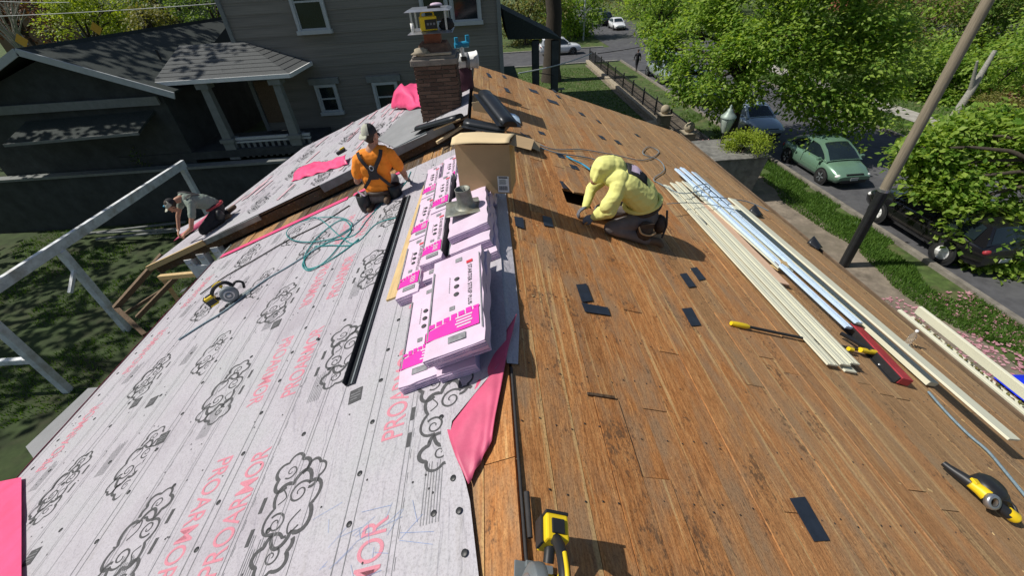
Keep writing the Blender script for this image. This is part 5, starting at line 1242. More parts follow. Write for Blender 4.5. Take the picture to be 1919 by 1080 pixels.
q = MB(); q.grid(lambda s, t_: V((1.47+.09*s, 4.09+.09*t_, .32-.06*s)), 4, 4); q.grid(lambda s, t_: V((1.51+.08*s, 4.14+.07*t_, .31-.06*s)), 4, 4); o2 = q.part('emblem', M['paper'], yp, P0)
sw = o2.modifiers.new('w', 'SHRINKWRAP'); sw.target = YB; sw.offset = .013; sw.wrap_method = 'PROJECT'; sw.use_negative_direction = True; sw.use_positive_direction = True
q = MB(); q.tube([V((1.635+.19*math.cos(a), 4.2+.215*math.sin(a), -.185+.06*math.cos(a))) for a in np.linspace(0, 2*math.pi, 25)], .026, 8); q.part('hem', M['hiyellow'], yp, P0)
q = MB()
ring = [V((1.655+.185*math.cos(a)*.95, 4.2+.205*math.sin(a), -.235+.06*math.cos(a))) for a in np.linspace(0, 2*math.pi, 25)]
q.tube(ring, .024, 8); q.part('tool_belt', M['leather'], yp, P0)
q = MB(); q.ell((1.62, 3.95, -.42), (.10, .055, .13), 0, 12, 8, jit=.2); q.box((1.62, 3.915, -.33), (.15, .03, .05)); bp_ = q.part('tool_pouch', M['leather'], yp, P0)
q = MB(); q.tube(catmull([(1.53, 3.91, -.33), (1.56, 3.885, -.40), (1.66, 3.89, -.44), (1.73, 3.91, -.42)], 5), .011, 6); q.part('hammer_loop', M['card'], bp_, P0)
q = MB(); q.ell((1.82, 4.05, -.40), (.07, .09, .12), 0, 10, 7, jit=.2); q.part('tool_pouch', M['leather'], yp, P0)
q = MB(); q.tube([(1.85, 4.0, -.2), (1.87, 3.98, -.38), (1.83, 3.95, -.52)], .012, 6); q.part('strap', M['strap'], yp, P0)
q = MB(); q.tube(catmull([(1.24, 4.06, .10), (1.17, 4.0, .0), (1.22, 4.0, -.12)], 4), .022, 8); q.part('chest_strap', M['strap'], yp, P0)
# cut-out hole frame piece
q = MB(); q.box((0, 0, 0), (.16, .3, .02), 0, slope_m(R(1075, 352, .03), .3)); q.solo('cut_plank', M['deckfar'], 'short cut plank lifted out beside the hole under the gloved hands', 'plank')
# ---- orange shirted person, kneeling with the back to the camera, head turned right
P0 = V((-1.62, 5.6, -.6))
op = thing('person', 'person in an orange shirt and dark harness kneeling, seen from behind', 'person', P0, GP)
pr = [((-1.72, 5.6, -.03), .125, (-1.44, 5.62, .0), .125, 0), ((-1.70, 5.6, -.12), .135, (-1.48, 5.61, -.10), .135, 0), ((-1.70, 5.6, -.26), .125, (-1.52, 5.61, -.26), .125, 0), ((-1.70, 5.6, -.37), .125, (-1.55, 5.61, -.37), .125, 0),
      ((-1.80, 5.58, -.035), .085, (-1.88, 5.60, -.19), .078, 0), ((-1.34, 5.61, .005), .085, (-1.26, 5.62, -.13), .08, 0), ((-1.59, 5.6, .06), .08, (-1.56, 5.61, .12), .058, 3),
      ((-1.89, 5.61, -.2), .05, (-1.94, 5.68, -.32), .043, 3), ((-1.94, 5.68, -.32), .043, (-1.96, 5.88, -.36), .032, 3), ((-1.25, 5.63, -.14), .052, (-1.21, 5.68, -.27), .045, 3), ((-1.21, 5.68, -.27), .044, (-1.24, 5.86, -.38), .033, 3),
      ((-1.71, 5.61, -.47), .13, (-1.55, 5.62, -.47), .13, 1), ((-1.72, 5.63, -.49), .115, (-1.86, 6.0, -.555), .075, 1), ((-1.54, 5.64, -.47), .115, (-1.46, 6.0, -.43), .075, 1),
      ((-1.86, 6.0, -.57), .075, (-1.78, 5.56, -.615), .055, 1), ((-1.46, 6.0, -.45), .075, (-1.5, 5.56, -.51), .055, 1),
      ((-1.78, 5.55, -.61), .05, (-1.79, 5.42, -.615), .044, 2), ((-1.5, 5.55, -.505), .05, (-1.5, 5.42, -.51), .044, 2)]
pr += head_prims((-1.545, 5.62, .225), (.70, .71, -.05), (.1, 0, 1), 3, 4, 5, .98)
pr += hand_prims((-1.96, 5.89, -.365), (0, .9, -.25), (-.3, .2, .9), 6, 1, .6) + hand_prims((-1.24, 5.87, -.385), (0, .9, -.3), (.3, .2, .9), 6, -1, .6)
grow(pr, [M['orange'], M['trouser'], M['boot'], M['skin'], M['capblack'], M['hair'], M['glove']], 'body', op, P0, .008, .0055, (0, 1))
hc = V((-1.55, 5.615, .245)); q = MB()
fw = V((.70, .71, 0)).normalized(); sdv = V((fw.y, -fw.x, 0))
def capp(s, t_):     # dome: s round, t up
    a = 2*math.pi*s; el = t_*math.pi/2
    return hc+fw*(.108*math.cos(a)*math.cos(el)-.005)+sdv*(.095*math.sin(a)*math.cos(el))+V((0, 0, .025+.108*math.sin(el)))
q.grid(capp, 20, 8); cp = q.part('cap', M['capblack'], op, P0)
q = MB(); q.grid(lambda s, t_: capp(.34+.32*s, t_*.8)+(capp(.34+.32*s, t_*.8)-hc-V((0, 0, .04))).normalized()*.007, 12, 7); q.part('cap_mesh', M['capwhite'], cp, P0)
q = MB(); q.grid(lambda s, t_: hc-fw*(.10+.07*t_*math.sin(math.pi*(.12+.76*s)))+sdv*(.085*(2*s-1))+V((0, 0, .02-.035*t_)), 10, 4); o = q.part('brim', M['capwhite'], cp, P0); s_ = o.modifiers.new('t', 'SOLIDIFY'); s_.thickness = .006
q = MB(); e = hc+V((0, 0, -.01)); q.tube([e+fw*.095+sdv*.075, e+fw*.118+sdv*.03, e+fw*.118-sdv*.03, e+fw*.095-sdv*.075], .016, 8); q.part('sunglasses', M['black'], op, P0)
bk_ = -.135
flatstrap([(-1.76, 5.52, .085), (-1.73, 5.47, .02), (-1.66, 5.455, -.08), (-1.61, 5.45, -.16)], .05, M['strap'], 'harness_strap', op, P0)
flatstrap([(-1.43, 5.53, .095), (-1.45, 5.475, .03), (-1.53, 5.455, -.07), (-1.59, 5.45, -.16)], .05, M['strap'], 'harness_strap', op, P0)
flatstrap([(-1.61, 5.45, -.14), (-1.68, 5.46, -.24), (-1.76, 5.48, -.32), (-1.80, 5.52, -.36)], .042, M['strap'], 'harness_strap', op, P0)
flatstrap([(-1.58, 5.45, -.14), (-1.48, 5.47, -.25), (-1.40, 5.50, -.34), (-1.36, 5.55, -.38)], .042, M['strap'], 'harness_strap', op, P0)
q = MB(); q.box((-1.60, 5.448, -.155), (.13, .012, .16)); q.lathe([(.022, 0), (.03, .006), (.036, 0), (.03, -.006), (.022, 0)], 16, 1, Matrix.Translation((-1.60, 5.435, -.09)) @ Matrix.Rotation(H90, 4, 'X')); q.part('harness_plate', [M['strap'], M['steel']], op, P0, bev=.003)
ring = [V((-1.62+.175*math.cos(a), 5.61+.15*math.sin(a), -.43)) for a in np.linspace(0, 2*math.pi, 25)]
q = MB(); q.tube(ring, .028, 8); q.part('tool_belt', M['leather'], op, P0)
for c_, r_ in (((-1.86, 5.50, -.52), (.095, .085, .13)), ((-1.38, 5.58, -.44), (.10, .085, .115))):
    q = MB(); q.lathe([(r_[0]*.75, -r_[2]), (r_[0], -r_[2]*.3), (r_[0]*1.05, r_[2]*.7), (r_[0]*.9, r_[2]*.7), (r_[0]*.8, -r_[2]*.8), (0, -r_[2]*.8)], 14, 0, Matrix.Translation(c_)); q.lathe([(0, -r_[2]), (r_[0]*.75, -r_[2])], 14, 0, Matrix.Translation(c_)); pc = q.part('tool_pouch', M['black'], op, P0)
    if c_[0] < -1.6:
        q = MB(); q.tube([(-1.90, 5.47, -.38), (-1.80, 5.44, -.44)], .013, 8); q.ell((-1.86, 5.5, -.45), (.035, .03, .04), 1); q.part('hammer_handle', [M['paper'], M['capwhite']], pc, P0)
q = MB(); q.ell((-1.505, 5.50, -.52), (.045, .035, .06), 0, 10, 7); q.part('orange_pocket', M['hivisorange'], op, P0)
for o_ in [op]: o_.scale = (.93, .95, 1.13); o_.location = (-1.66, 5.56, -.60)
# ---- grey shirted person at the corner
P0 = V((-5.55, 7.6, -1.8))
gp = thing('person', 'person in a grey green shirt and pale cap bent over the raised roof corner', 'person', P0, GP)
pr = [((-5.72, 7.52, -1.19), .13, (-5.50, 7.64, -1.28), .14, 0), ((-5.62, 7.42, -1.22), .10, (-5.86, 7.62, -1.16), .10, 0), ((-5.50, 7.64, -1.28), .14, (-5.40, 7.70, -1.38), .14, 0),
      ((-5.60, 7.38, -1.24), .075, (-5.60, 7.24, -1.38), .068, 0), ((-5.90, 7.64, -1.17), .075, (-6.0, 7.58, -1.30), .066, 0),
      ((-5.60, 7.22, -1.39), .045, (-5.64, 7.10, -1.55), .04, 3), ((-5.64, 7.10, -1.55), .04, (-5.93, 7.22, -1.70), .03, 3),
      ((-6.01, 7.57, -1.31), .044, (-6.10, 7.48, -1.47), .04, 3), ((-6.10, 7.48, -1.47), .038, (-6.12, 7.34, -1.66), .03, 3),
      ((-5.80, 7.46, -1.12), .06, (-5.86, 7.40, -1.13), .055, 3),
      ((-5.34, 7.64, -1.46), .135, (-5.40, 7.78, -1.46), .135, 1), ((-5.34, 7.6, -1.5), .11, (-5.62, 7.32, -1.70), .075, 1), ((-5.42, 7.84, -1.5), .11, (-5.78, 7.88, -1.77), .075, 1),
      ((-5.62, 7.32, -1.72), .075, (-5.24, 7.52, -1.61), .056, 1), ((-5.78, 7.88, -1.79), .072, (-5.36, 7.98, -1.64), .056, 1),
      ((-5.22, 7.54, -1.59), .05, (-5.1, 7.6, -1.57), .045, 2), ((-5.34, 7.98, -1.63), .05, (-5.22, 8.04, -1.58), .045, 2)]
pr += head_prims((-5.93, 7.31, -1.19), (-.5, -.45, -.75), (-.35, -.35, .6), 3, 4, 5, .95)
pr += hand_prims((-5.95, 7.23, -1.71), (-.9, .1, -.3), (0, -.5, .8), 3, 1, .7) + hand_prims((-6.12, 7.33, -1.67), (.1, -.8, -.4), (-.6, -.2, .7), 3, -1, .7)
grow(pr, [M['olive'], M['trouserblack'], M['boot'], M['skin'], M['capblack'], M['hair']], 'body', gp, P0, .008, .0055, (0, 1))
hc = V((-5.93, 7.31, -1.175)); fw = V((-.62, -.55, -.42)).normalized(); up = V((-.3, -.28, .85)); up = (up-fw*up.dot(fw)).normalized(); sdv = fw.cross(up)
def capp(s, t_):
    a = 2*math.pi*s; el = t_*math.pi/2
    return hc+fw*(.106*math.cos(a)*math.cos(el))+sdv*(.094*math.sin(a)*math.cos(el))+up*(.025+.10*math.sin(el))
q = MB(); q.grid(capp, 20, 8); cp = q.part('cap', M['capwhite'], gp, P0)
q = MB(); q.grid(lambda s, t_: capp(.28+.44*s, t_*.9)+(capp(.28+.44*s, t_*.9)-hc).normalized()*.006, 12, 6); q.part('cap_back', M['capblack'], cp, P0)
q = MB(); q.grid(lambda s, t_: hc+fw*(.095+.08*t_*math.sin(math.pi*(.12+.76*s)))+sdv*(.085*(2*s-1))+up*(.028-.02*t_), 10, 4); o = q.part('brim', M['capwhite'], cp, P0); s_ = o.modifiers.new('t', 'SOLIDIFY'); s_.thickness = .006
q = MB(); q.ell(hc+fw*.09+up*.07, (.03, .03, .02), 0, 10, 6); q.part('cap_badge', M['blue'], cp, P0)
nb_ = V((.1, -.2, .97))
flatstrap([(-5.87, 7.55, -1.045), (-5.72, 7.55, -1.045), (-5.55, 7.62, -1.125)], .045, M['strap'], 'harness_strap', gp, P0, nb_)
flatstrap([(-5.66, 7.38, -1.115), (-5.62, 7.48, -1.085), (-5.52, 7.62, -1.125)], .045, M['strap'], 'harness_strap', gp, P0, nb_)
flatstrap([(-5.56, 7.60, -1.12), (-5.46, 7.66, -1.18), (-5.36, 7.72, -1.28)], .06, M['strap'], 'harness_strap', gp, P0, nb_)
q = MB(); q.ell((-5.22, 7.5, -1.52), (.08, .09, .12), 0, 10, 7, jit=.2); q.part('tool_pouch', M['black'], gp, P0)
q = MB(); q.tube([V((-5.39+.165*math.cos(a), 7.7+.165*math.sin(a), -1.40+.05*math.cos(a))) for a in np.linspace(0, 2*math.pi, 22)], .024, 8); q.part('tool_belt', M['red'], gp, P0)
gp.scale = (.88, .95, 1.06); gp.location = (-5.66, 7.58, -1.83)
# ---- distant walker at the far kerb
p = G(1192, 133); P0 = p.copy()
wp = thing('person', 'person in dark clothes walking beside the far street', 'person', P0)
pr = [((0, 0, 1.05), .14, (0, 0, 1.38), .17, 0), ((0, 0, 1.5), .05, (0, 0, 1.55), .05, 3), ((-.2, 0, 1.4), .06, (-.26, .12, 1.12), .05, 0), ((-.26, .12, 1.12), .045, (-.22, .28, .92), .035, 0), ((.2, 0, 1.4), .06, (.25, -.12, 1.12), .05, 0), ((.25, -.12, 1.12), .045, (.22, -.12, .86), .035, 0),
      ((-.09, 0, .98), .11, (-.1, -.1, .52), .075, 1), ((-.1, -.1, .52), .07, (-.1, -.36, .12), .05, 1), ((.09, 0, .98), .11, (.1, .2, .54), .075, 1), ((.1, .2, .54), .07, (.1, .26, .1), .05, 1), ((-.1, -.38, .1), .05, (-.1, -.24, .05), .04, 2), ((.1, .27, .06), .05, (.1, .43, .04), .04, 2)]
pr = [(V(a)+p, ra, V(b_)+p, rb, k) for a, ra, b_, rb, k in pr] + head_prims(p+V((0, .01, 1.66)), (0, 1, 0), (0, 0, 1), 3, 4, 5)
pr += hand_prims(p+V((-.22, .29, .91)), (0, .5, -.7), (-1, 0, 0), 3, 1, .4) + hand_prims(p+V((.22, -.12, .85)), (0, 0, -1), (1, 0, 0), 3, -1, .4)
grow(pr, [M['trouserblack'], M['trouserblack'], M['boot'], M['skin'], M['capblack'], M['hair']], 'body', wp, P0, .016, 0)
# ================================================================== VEHICLES
CARM = {}
def paint(name, c, rough=.25, metal=.3):
    if name not in CARM:
        mt, t, b = base_mat(name); n = noise_node(t, 3, 3); t.links.new(ramp(t, n.outputs[0], [(.3, tuple(x*.93 for x in c)), (.7, c)]).outputs[0], b.inputs['Base Color'])
        b.inputs['Roughness'].default_value = rough; b.inputs['Metallic'].default_value = metal; b.inputs['Coat Weight'].default_value = .6; b.inputs['Coat Roughness'].default_value = .08
        CARM[name] = mt
    return CARM[name]
WHEEL = {}
def wheel(parent, x, y, r, rimm):
    key = (round(r, 2), rimm.name)
    if key not in WHEEL:
        RX = Matrix.Rotation(H90, 4, 'X')
        t = MB().lathe([(r*.62, -.1), (r*.93, -.11), (r, -.07), (r, .07), (r*.93, .11), (r*.62, .1)], 24, mx=RX)
        rm = MB().lathe([(0, .085), (r*.2, .09), (r*.25, .06), (r*.55, .065), (r*.64, .1), (r*.64, -.1), (0, -.1)], 20, mx=RX)
        for k in range(5):
            a = 2*math.pi*k/5; rm.bar(V((math.cos(a)*r*.15, -.085, math.sin(a)*r*.15)), V((math.cos(a)*r*.6, -.085, math.sin(a)*r*.6)), .06, .04); rm.bar(V((math.cos(a)*r*.15, .085, math.sin(a)*r*.15)), V((math.cos(a)*r*.6, .085, math.sin(a)*r*.6)), .06, .04)
        WHEEL[key] = (t.mesh('tyre', M['rubber']), rm.mesh('rim', rimm))
    o = bpy.data.objects.new('wheel', WHEEL[key][0]); COL.objects.link(o); o.parent = parent; o.location = (x, y, r)
    k = bpy.data.objects.new('rim', WHEEL[key][1]); COL.objects.link(k); k.parent = o
def car(loc, ang, kind, pm, label, rimm=None, group='cars parked along the streets'):
    """front towards local +X; body lofted from side stations, glasshouse with its own panes"""
    K = {'beetle': dict(L=4.1, W=1.72, r=.32, wb=(-1.28, 1.25), st=[(-2.05, .45, .62), (-1.95, .30, .78), (-1.5, .22, .93), (-.6, .2, .95), (.5, .2, .93), (1.1, .2, .92), (1.6, .22, .80), (1.92, .28, .66), (2.05, .42, .56)],
                        roof=[(-1.75, .93), (-1.35, 1.22), (-.8, 1.42), (-.2, 1.5), (.3, 1.46), (.75, 1.26), (1.2, .95)], panes=True),
         'sedan': dict(L=4.6, W=1.78, r=.32, wb=(-1.38, 1.38), st=[(-2.3, .5, .8), (-2.2, .3, .98), (-1.5, .22, 1.0), (-.6, .2, .96), (.6, .2, .94), (1.2, .2, .92), (1.9, .22, .8), (2.2, .28, .68), (2.3, .45, .58)],
                       roof=[(-1.85, .98), (-1.25, 1.36), (-.7, 1.44), (0, 1.45), (.35, 1.38), (1.1, .94)], panes=True),
         'suv': dict(L=4.6, W=1.84, r=.36, wb=(-1.36, 1.38), st=[(-2.28, .5, .9), (-2.22, .35, 1.1), (-1.5, .3, 1.12), (-.6, .28, 1.1), (.7, .28, 1.08), (1.2, .28, 1.06), (1.9, .3, .98), (2.2, .35, .86), (2.3, .5, .74)],
                     roof=[(-2.2, 1.1), (-1.95, 1.6), (-1.2, 1.72), (0, 1.72), (.4, 1.66), (1.15, 1.08)], panes=True),
         'van': dict(L=5.2, W=1.95, r=.37, wb=(-1.6, 1.6), st=[(-2.6, .5, 1.2), (-2.55, .35, 1.25), (-1.5, .3, 1.25), (0, .3, 1.22), (1.0, .3, 1.18), (1.6, .3, 1.1), (2.2, .32, .98), (2.5, .38, .84), (2.6, .5, .75)],
                     roof=[(-2.58, 1.25), (-2.5, 2.0), (-1.2, 2.1), (.4, 2.08), (.9, 1.98), (1.75, 1.1)], panes=True)}[kind]
    c = thing('parked_car', label, {'suv': 'car', 'van': 'van'}.get(kind, 'car'), Matrix.Translation(loc) @ Matrix.Rotation(ang, 4, 'Z'), group)
    W = K['W']/2; q = MB(); st = K['st']; rings = []
    for x, zb, zt in st:
        e = abs(x)/(K['L']/2); ww = W*(1-.20*e**6-.03*e**2)
        h = zt-zb
        rings.append([(x, -ww*.86, zb), (x, -ww*.98, zb+h*.22), (x, -ww, zb+h*.55), (x, -ww*.97, zb+h*.85), (x, -ww*.80, zt), (x, -ww*.35, zt+.025), (x, ww*.35, zt+.025), (x, ww*.80, zt), (x, ww*.97, zb+h*.85), (x, ww, zb+h*.55), (x, ww*.98, zb+h*.22), (x, ww*.86, zb)])
    n = 12; vs = [p for r_ in rings for p in r_]
    fs = [(i*n+k, i*n+(k+1) % n, (i+1)*n+(k+1) % n, (i+1)*n+k) for i in range(len(rings)-1) for k in range(n)]
    q.add(vs, [f[::-1] for f in fs], 0, True); q.add(rings[0], [tuple(range(n))[::1]]); q.add(rings[-1], [tuple(range(n))[::-1]])
    q.part('body', pm, c)
    # glasshouse
    rf = K['roof']; q = MB(); rr = []; zb0 = rf[0][1]
    for x, z in rf:
        t_ = (z-.93)/(max(p[1] for p in rf)-.93+1e-6); t_ = max(0, min(1, t_)); ww = W*(.90-.20*t_)
        rr.append([(x, -ww, z-.02), (x, -ww*.75, z+.015), (x, 0, z+.03), (x, ww*.75, z+.015), (x, ww, z-.02)])
    vs = [p for r_ in rr for p in r_]; m_ = 5
    q.add(vs, [(i*m_+k, (i+1)*m_+k, (i+1)*m_+k+1, i*m_+k+1) for i in range(len(rr)-1) for k in range(4)], 0, True)
    beltz = min(rf[0][1], rf[-1][1])-.05
    lo = [(x, -W*.9, beltz) for x, _ in rf]; hi = [r_[0] for r_ in rr]
    for sgn in (-1, 1):
        v2 = [(p[0], sgn*-p[1], p[2]) for p in lo]+[(p[0], sgn*-p[1], p[2]) for p in hi]; k_ = len(rf)
        q.add(v2, [(i, i+1, k_+i+1, k_+i) if sgn > 0 else (k_+i, k_+i+1, i+1, i) for i in range(k_-1)], 0, True)
    q.part('roof', pm, c)
    def lerp3(a, b_, t_): return tuple(a[i]+(b_[i]-a[i])*t_ for i in range(3))
    # windscreens over the first and last roof sections
    for nm, (ia, ib) in (('windscreen', (-1, -2 if kind != 'beetle' else -3)), ('rear_window', (0, 1 if kind != 'beetle' else 2))):
        a, b_ = rr[ia], rr[ib]; q = MB()
        if kind == 'beetle':
            mid = rr[-2] if nm == 'windscreen' else rr[1]
            seq = [a, mid, b_]
        else: seq = [a, b_]
        rows = []
        for j, r_ in enumerate(seq):
            rows.append([(p[0]*1+(.012 if nm == 'windscreen' else -.012), p[1]*.86, p[2]+.014) for p in r_])
        rows[0] = [lerp3(p, q_, .08) for p, q_ in zip(rows[0], rows[1])]; rows[-1] = [lerp3(p, q_, .10) for p, q_ in zip(rows[-1], rows[-2])]
        vs = [p for r_ in rows for p in r_]; q.add(vs, [(i*5+k, (i+1)*5+k, (i+1)*5+k+1, i*5+k+1) for i in range(len(rows)-1) for k in range(4)], 0, True)
        q.part(nm, M['glass'], c)
    xs = [p[0] for p in rf]; zs = [p[1] for p in rf]; x0, x1 = xs[0]+.35, xs[-1]-.25; xm = (x0+x1)/2-.05
    for sgn in (-1, 1):
        for u0, u1 in ((x0, xm-.05), (xm+.05, x1)):
            q = MB(); nn = 7; top = []; bot = []
            for k in range(nn+1):
                x = u0+(u1-u0)*k/nn; z = np.interp(x, xs, zs)-.10; tz = max(0, min(1, (z-.93)/(max(zs)-.93))); z = max(z, beltz+.1)
                yy = W*(.90-.20*tz)+.015; bot.append((x, sgn*(W*.9+.013), beltz+.08)); top.append((x, sgn*(yy+.0), z))
            q.add(bot+top, [(k, k+1, nn+2+k, nn+1+k) for k in range(nn)]); q.part('side_window', M['glass'], c)
        q = MB(); q.bar(V((xm, sgn*(W+.004), .5)), V((xm, sgn*(W*.985), beltz)), .012, .01); q.bar(V((x1-.1, sgn*(W*.99), .5)), V((x1-.1, sgn*W*.97, beltz)), .012, .01); q.part('door_gap', M['black'], c)
        q = MB(); q.box((x1-.05, sgn*(W+.09), beltz+.1), (.12, .18, .12)); q.part('mirror', pm, c, bev=.03)
        q = MB(); x_, zb_, zt_ = st[-2]; q.ell((x_-.02, sgn*W*.68, zb_+(zt_-zb_)*.72), (.10, .17, .09), 0, 12, 8); q.part('headlight', M['white'], c)
        x_, zb_, zt_ = st[1]; q = MB(); q.ell((x_+.0, sgn*W*.72, zb_+(zt_-zb_)*.72), (.08, .12, .09), 0, 10, 7); q.part('tail_light', M['red'], c)
        for wx in K['wb']:
            q = MB(); q.lathe([(0, 0), (K['r']*1.2, 0)], 20, mx=Matrix.Translation((wx, sgn*(W+.002), K['r'])) @ Matrix.Rotation(H90, 4, 'X')); q.part('wheel_arch', M['black'], c)
            wheel(c, wx, sgn*(W-.09), K['r'], rimm or M['grey'])
    x_ = K['L']/2; q = MB(); q.box((x_-.02, 0, .36 if kind != 'suv' else .48), (.07, K['W']*.62, .13)); q.box((x_-.06, 0, .60 if kind != 'suv' else .72), (.08, K['W']*.42, .13)); q.part('grille', M['black'], c, bev=.01)
    q = MB(); q.box((x_+.02, 0, .46), (.01, .32, .12)); q.box((-x_-.01, 0, .6), (.02, .32, .12)); q.part('number_plate', M['trim'], c)
    return c
S = -H90
car((14.95, 17.6, GZ+.02), S, 'beetle', paint('pale_green_paint', (.17, .30, .21)), 'rounded pale green small car parked in the dappled shade', M['grey'])
car((14.9, 24.0, GZ+.02), S, 'sedan', paint('silver_blue_paint', (.42, .5, .58)), 'silver car parked behind the green car, half under the street tree', M['grey'])
car((14.85, 11.55, GZ+.02), H90, 'suv', paint('black_paint', (.012, .012, .014)), 'black car with bright wheels parked nearest the camera under the leaves', M['white'])
car((14.9, 31.0, GZ+.02), S, 'suv', paint('dark_blue_paint', (.04, .06, .10)), 'dark blue car behind the trunk of the street tree', M['grey'])
car((14.85, 37.8, GZ+.02), S, 'van', paint('pale_grey_paint', (.38, .45, .47)), 'pale grey van parked furthest up the near kerb', M['grey'])
p = G(1060, 101); car((p.x-.7, p.y, GZ+.02), 0, 'suv', paint('white_paint_car', (.72, .74, .76), .3, 0), 'white car crossing behind the dark side porch', M['grey'])
p = G(1155, 54); car((p.x, p.y, GZ+.02), S, 'sedan', paint('white_paint_car', (.7, .72, .74), .3, 0), 'small white car far up the street', M['grey'])
p = G(1138, 46); car((p.x-.3, p.y, GZ+.02), S, 'suv', paint('black_paint', (.012, .012, .014)), 'dark car just beyond the far white car', M['grey'])
p = G(1128, 38); car((p.x-.3, p.y, GZ+.02), S, 'suv', paint('charcoal_paint', (.04, .04, .045)), 'farthest dark car up the street', M['grey'])
p = G(1085, 62); car((p.x, p.y, GZ+.02), H90, 'sedan', paint('black_paint', (.012, .012, .014)), 'dark car in the shade by the thin white pole', M['grey'])
# ================================================================== STREET FURNITURE, FENCE, GARDEN
# utility pole with dark conduit at its foot
px, py = 11.02, 10.35
up_ = thing('utility_pole', 'tall weathered timber utility pole leaning across the street view', 'pole', (px, py, GZ))
q = MB(); q.tube([(0, 0, 0), (0, 0, 4), (.02, .0, 12)], [.135, .125, .10], 16); q.part('shaft', M['polewood'], up_)
q = MB(); q.tube([(-.1, -.08, 0), (-.1, -.08, 2.6)], .055, 10); q.tube([(0, 0, .0), (0, 0, 2.6)], .142, 16); q.part('conduit_guard', M['black'], up_)
q = MB(); q.tube([(0, 0, 2.62), (0, 0, 2.7)], .15, 16); q.part('band', M['steel'], up_)
# iron fence on a stone kerb
fl = V((10.35, 34, GZ)); fe = thing('iron_fence', 'long black iron fence on a pale stone kerb beside the lawn', 'fence', fl)
q = MB(); q.box((10.25, 34.5, GZ+.14), (.34, 25.4, .28)); q.part('stone_kerb', M['tan_stone'], fe, fl, bev=.02)
q = MB(); q.box((10.4, 34.5, GZ+1.15), (.05, 25.2, .05)); q.box((10.4, 34.5, GZ+.42), (.05, 25.2, .05)); q.part('rail', M['black'], fe, fl)
pm = MB().box((0, 0, .5), (.08, .08, 1.0)).lathe([(0, 1.0), (.05, 1.02), (.06, 1.06), (.03, 1.12), (0, 1.14)], 10).mesh('post', M['black'])
for k in range(11): inst(pm, 'post', fe, V((10.4, 22.0+k*2.5, GZ+.25))-fl)
q = MB()
for k in range(210): q.box((10.4, 22+k*.12, GZ+.72), (.018, .018, .95))
stuff(q, 'picket', M['black'], '', fe, fl)
fl2 = V((10.35, 18, GZ)); fe2 = thing('iron_fence', 'short black iron fence run between the stone balls and the lantern', 'fence', fl2)
q = MB(); q.box((10.4, 18.3, GZ+1.15), (.05, 4.6, .05)); q.box((10.4, 18.3, GZ+.42), (.05, 4.6, .05)); q.part('rail', M['black'], fe2, fl2)
q = MB()
for k in range(36): q.box((10.4, 16.1+k*.125, GZ+.65), (.022, .022, 1.15))
stuff(q, 'picket', M['black'], '', fe2, fl2)
q = MB(); q.box((10.25, 18.3, GZ+.12), (.3, 4.6, .24)); q.part('stone_kerb', M['tan_stone'], fe2, fl2)
for px, py, lb in ((1247, 205, 'farther pale stone ball on a pedestal by the iron fence'), (1292, 238, 'nearer pale stone ball on a pedestal by the iron fence')):
    p = AX(px, py, 10.0); bl = thing('stone_ball_post', lb, 'stone post', (p.x, p.y, GZ), 'stone ball posts at the garden steps')
    hz = p.z-GZ
    q = MB(); q.box((0, 0, (hz-.3)/2), (.6, .6, hz-.3)); q.box((0, 0, hz-.27), (.74, .74, .08)); q.box((-.45, 0, .3), (.9, .9, .6)); q.part('pedestal', M['tan_stone'], bl, bev=.02)
    q = MB(); q.lathe([(.1, hz-.24), (.14, hz-.22), (.1, hz-.18)], 14); q.ell((0, 0, hz), (.26, .26, .26), 0, 18, 12); q.part('ball', M['tan_stone'], bl)
# lantern post
lx, ly = 9.55, 16.85
lm = thing('street_lamp', 'black post lantern with a pale glass globe by the garden wall', 'lamp', (lx, ly, GZ))
q = MB(); q.lathe([(.16, 0), (.16, .3), (.09, .4), (.06, .6), (.055, 2.0), (.08, 2.1), (.06, 2.15), (.06, 2.3), (.11, 2.36)], 14); q.part('post', M['black'], lm)
mt, t, bs = base_mat('frosted_glass'); bs.inputs['Base Color'].default_value = (.45, .52, .46, 1); bs.inputs['Roughness'].default_value = .25; bs.inputs['Transmission Weight'].default_value = .25; n_ = noise_node(t, 3, 2); t.links.new(ramp(t, n_.outputs[0], [(.3, (.40, .47, .42)), (.7, (.5, .56, .5))]).outputs[0], bs.inputs['Base Color'])
q = MB(); q.lathe([(.11, 2.37), (.19, 2.55), (.25, 2.8), (.26, 2.92), (.24, 2.98)], 18); q.part('globe', mt, lm)
q = MB()
for k in range(6):
    a = k*math.pi/3; q.tube([(r_*math.cos(a), r_*math.sin(a), z) for r_, z in ((.12, 2.36), (.2, 2.55), (.262, 2.8), (.272, 2.95))], .01, 5)
q.part('frame', M['grey'], lm)
q = MB(); q.lathe([(.30, 2.96), (.29, 3.02), (.2, 3.1), (.12, 3.2), (.1, 3.28), (.04, 3.32), (.05, 3.4), (0, 3.46)], 18); q.part('cap', mat('verdigris_cap', (.27, .33, .29), .5, .3, var=.2), lm)
M['darkwall2'] = mat('stained_concrete', (.17, .165, .15), .9, var=.45, scale=3.5, dirt=(.08, .08, .07), bmp=.4)
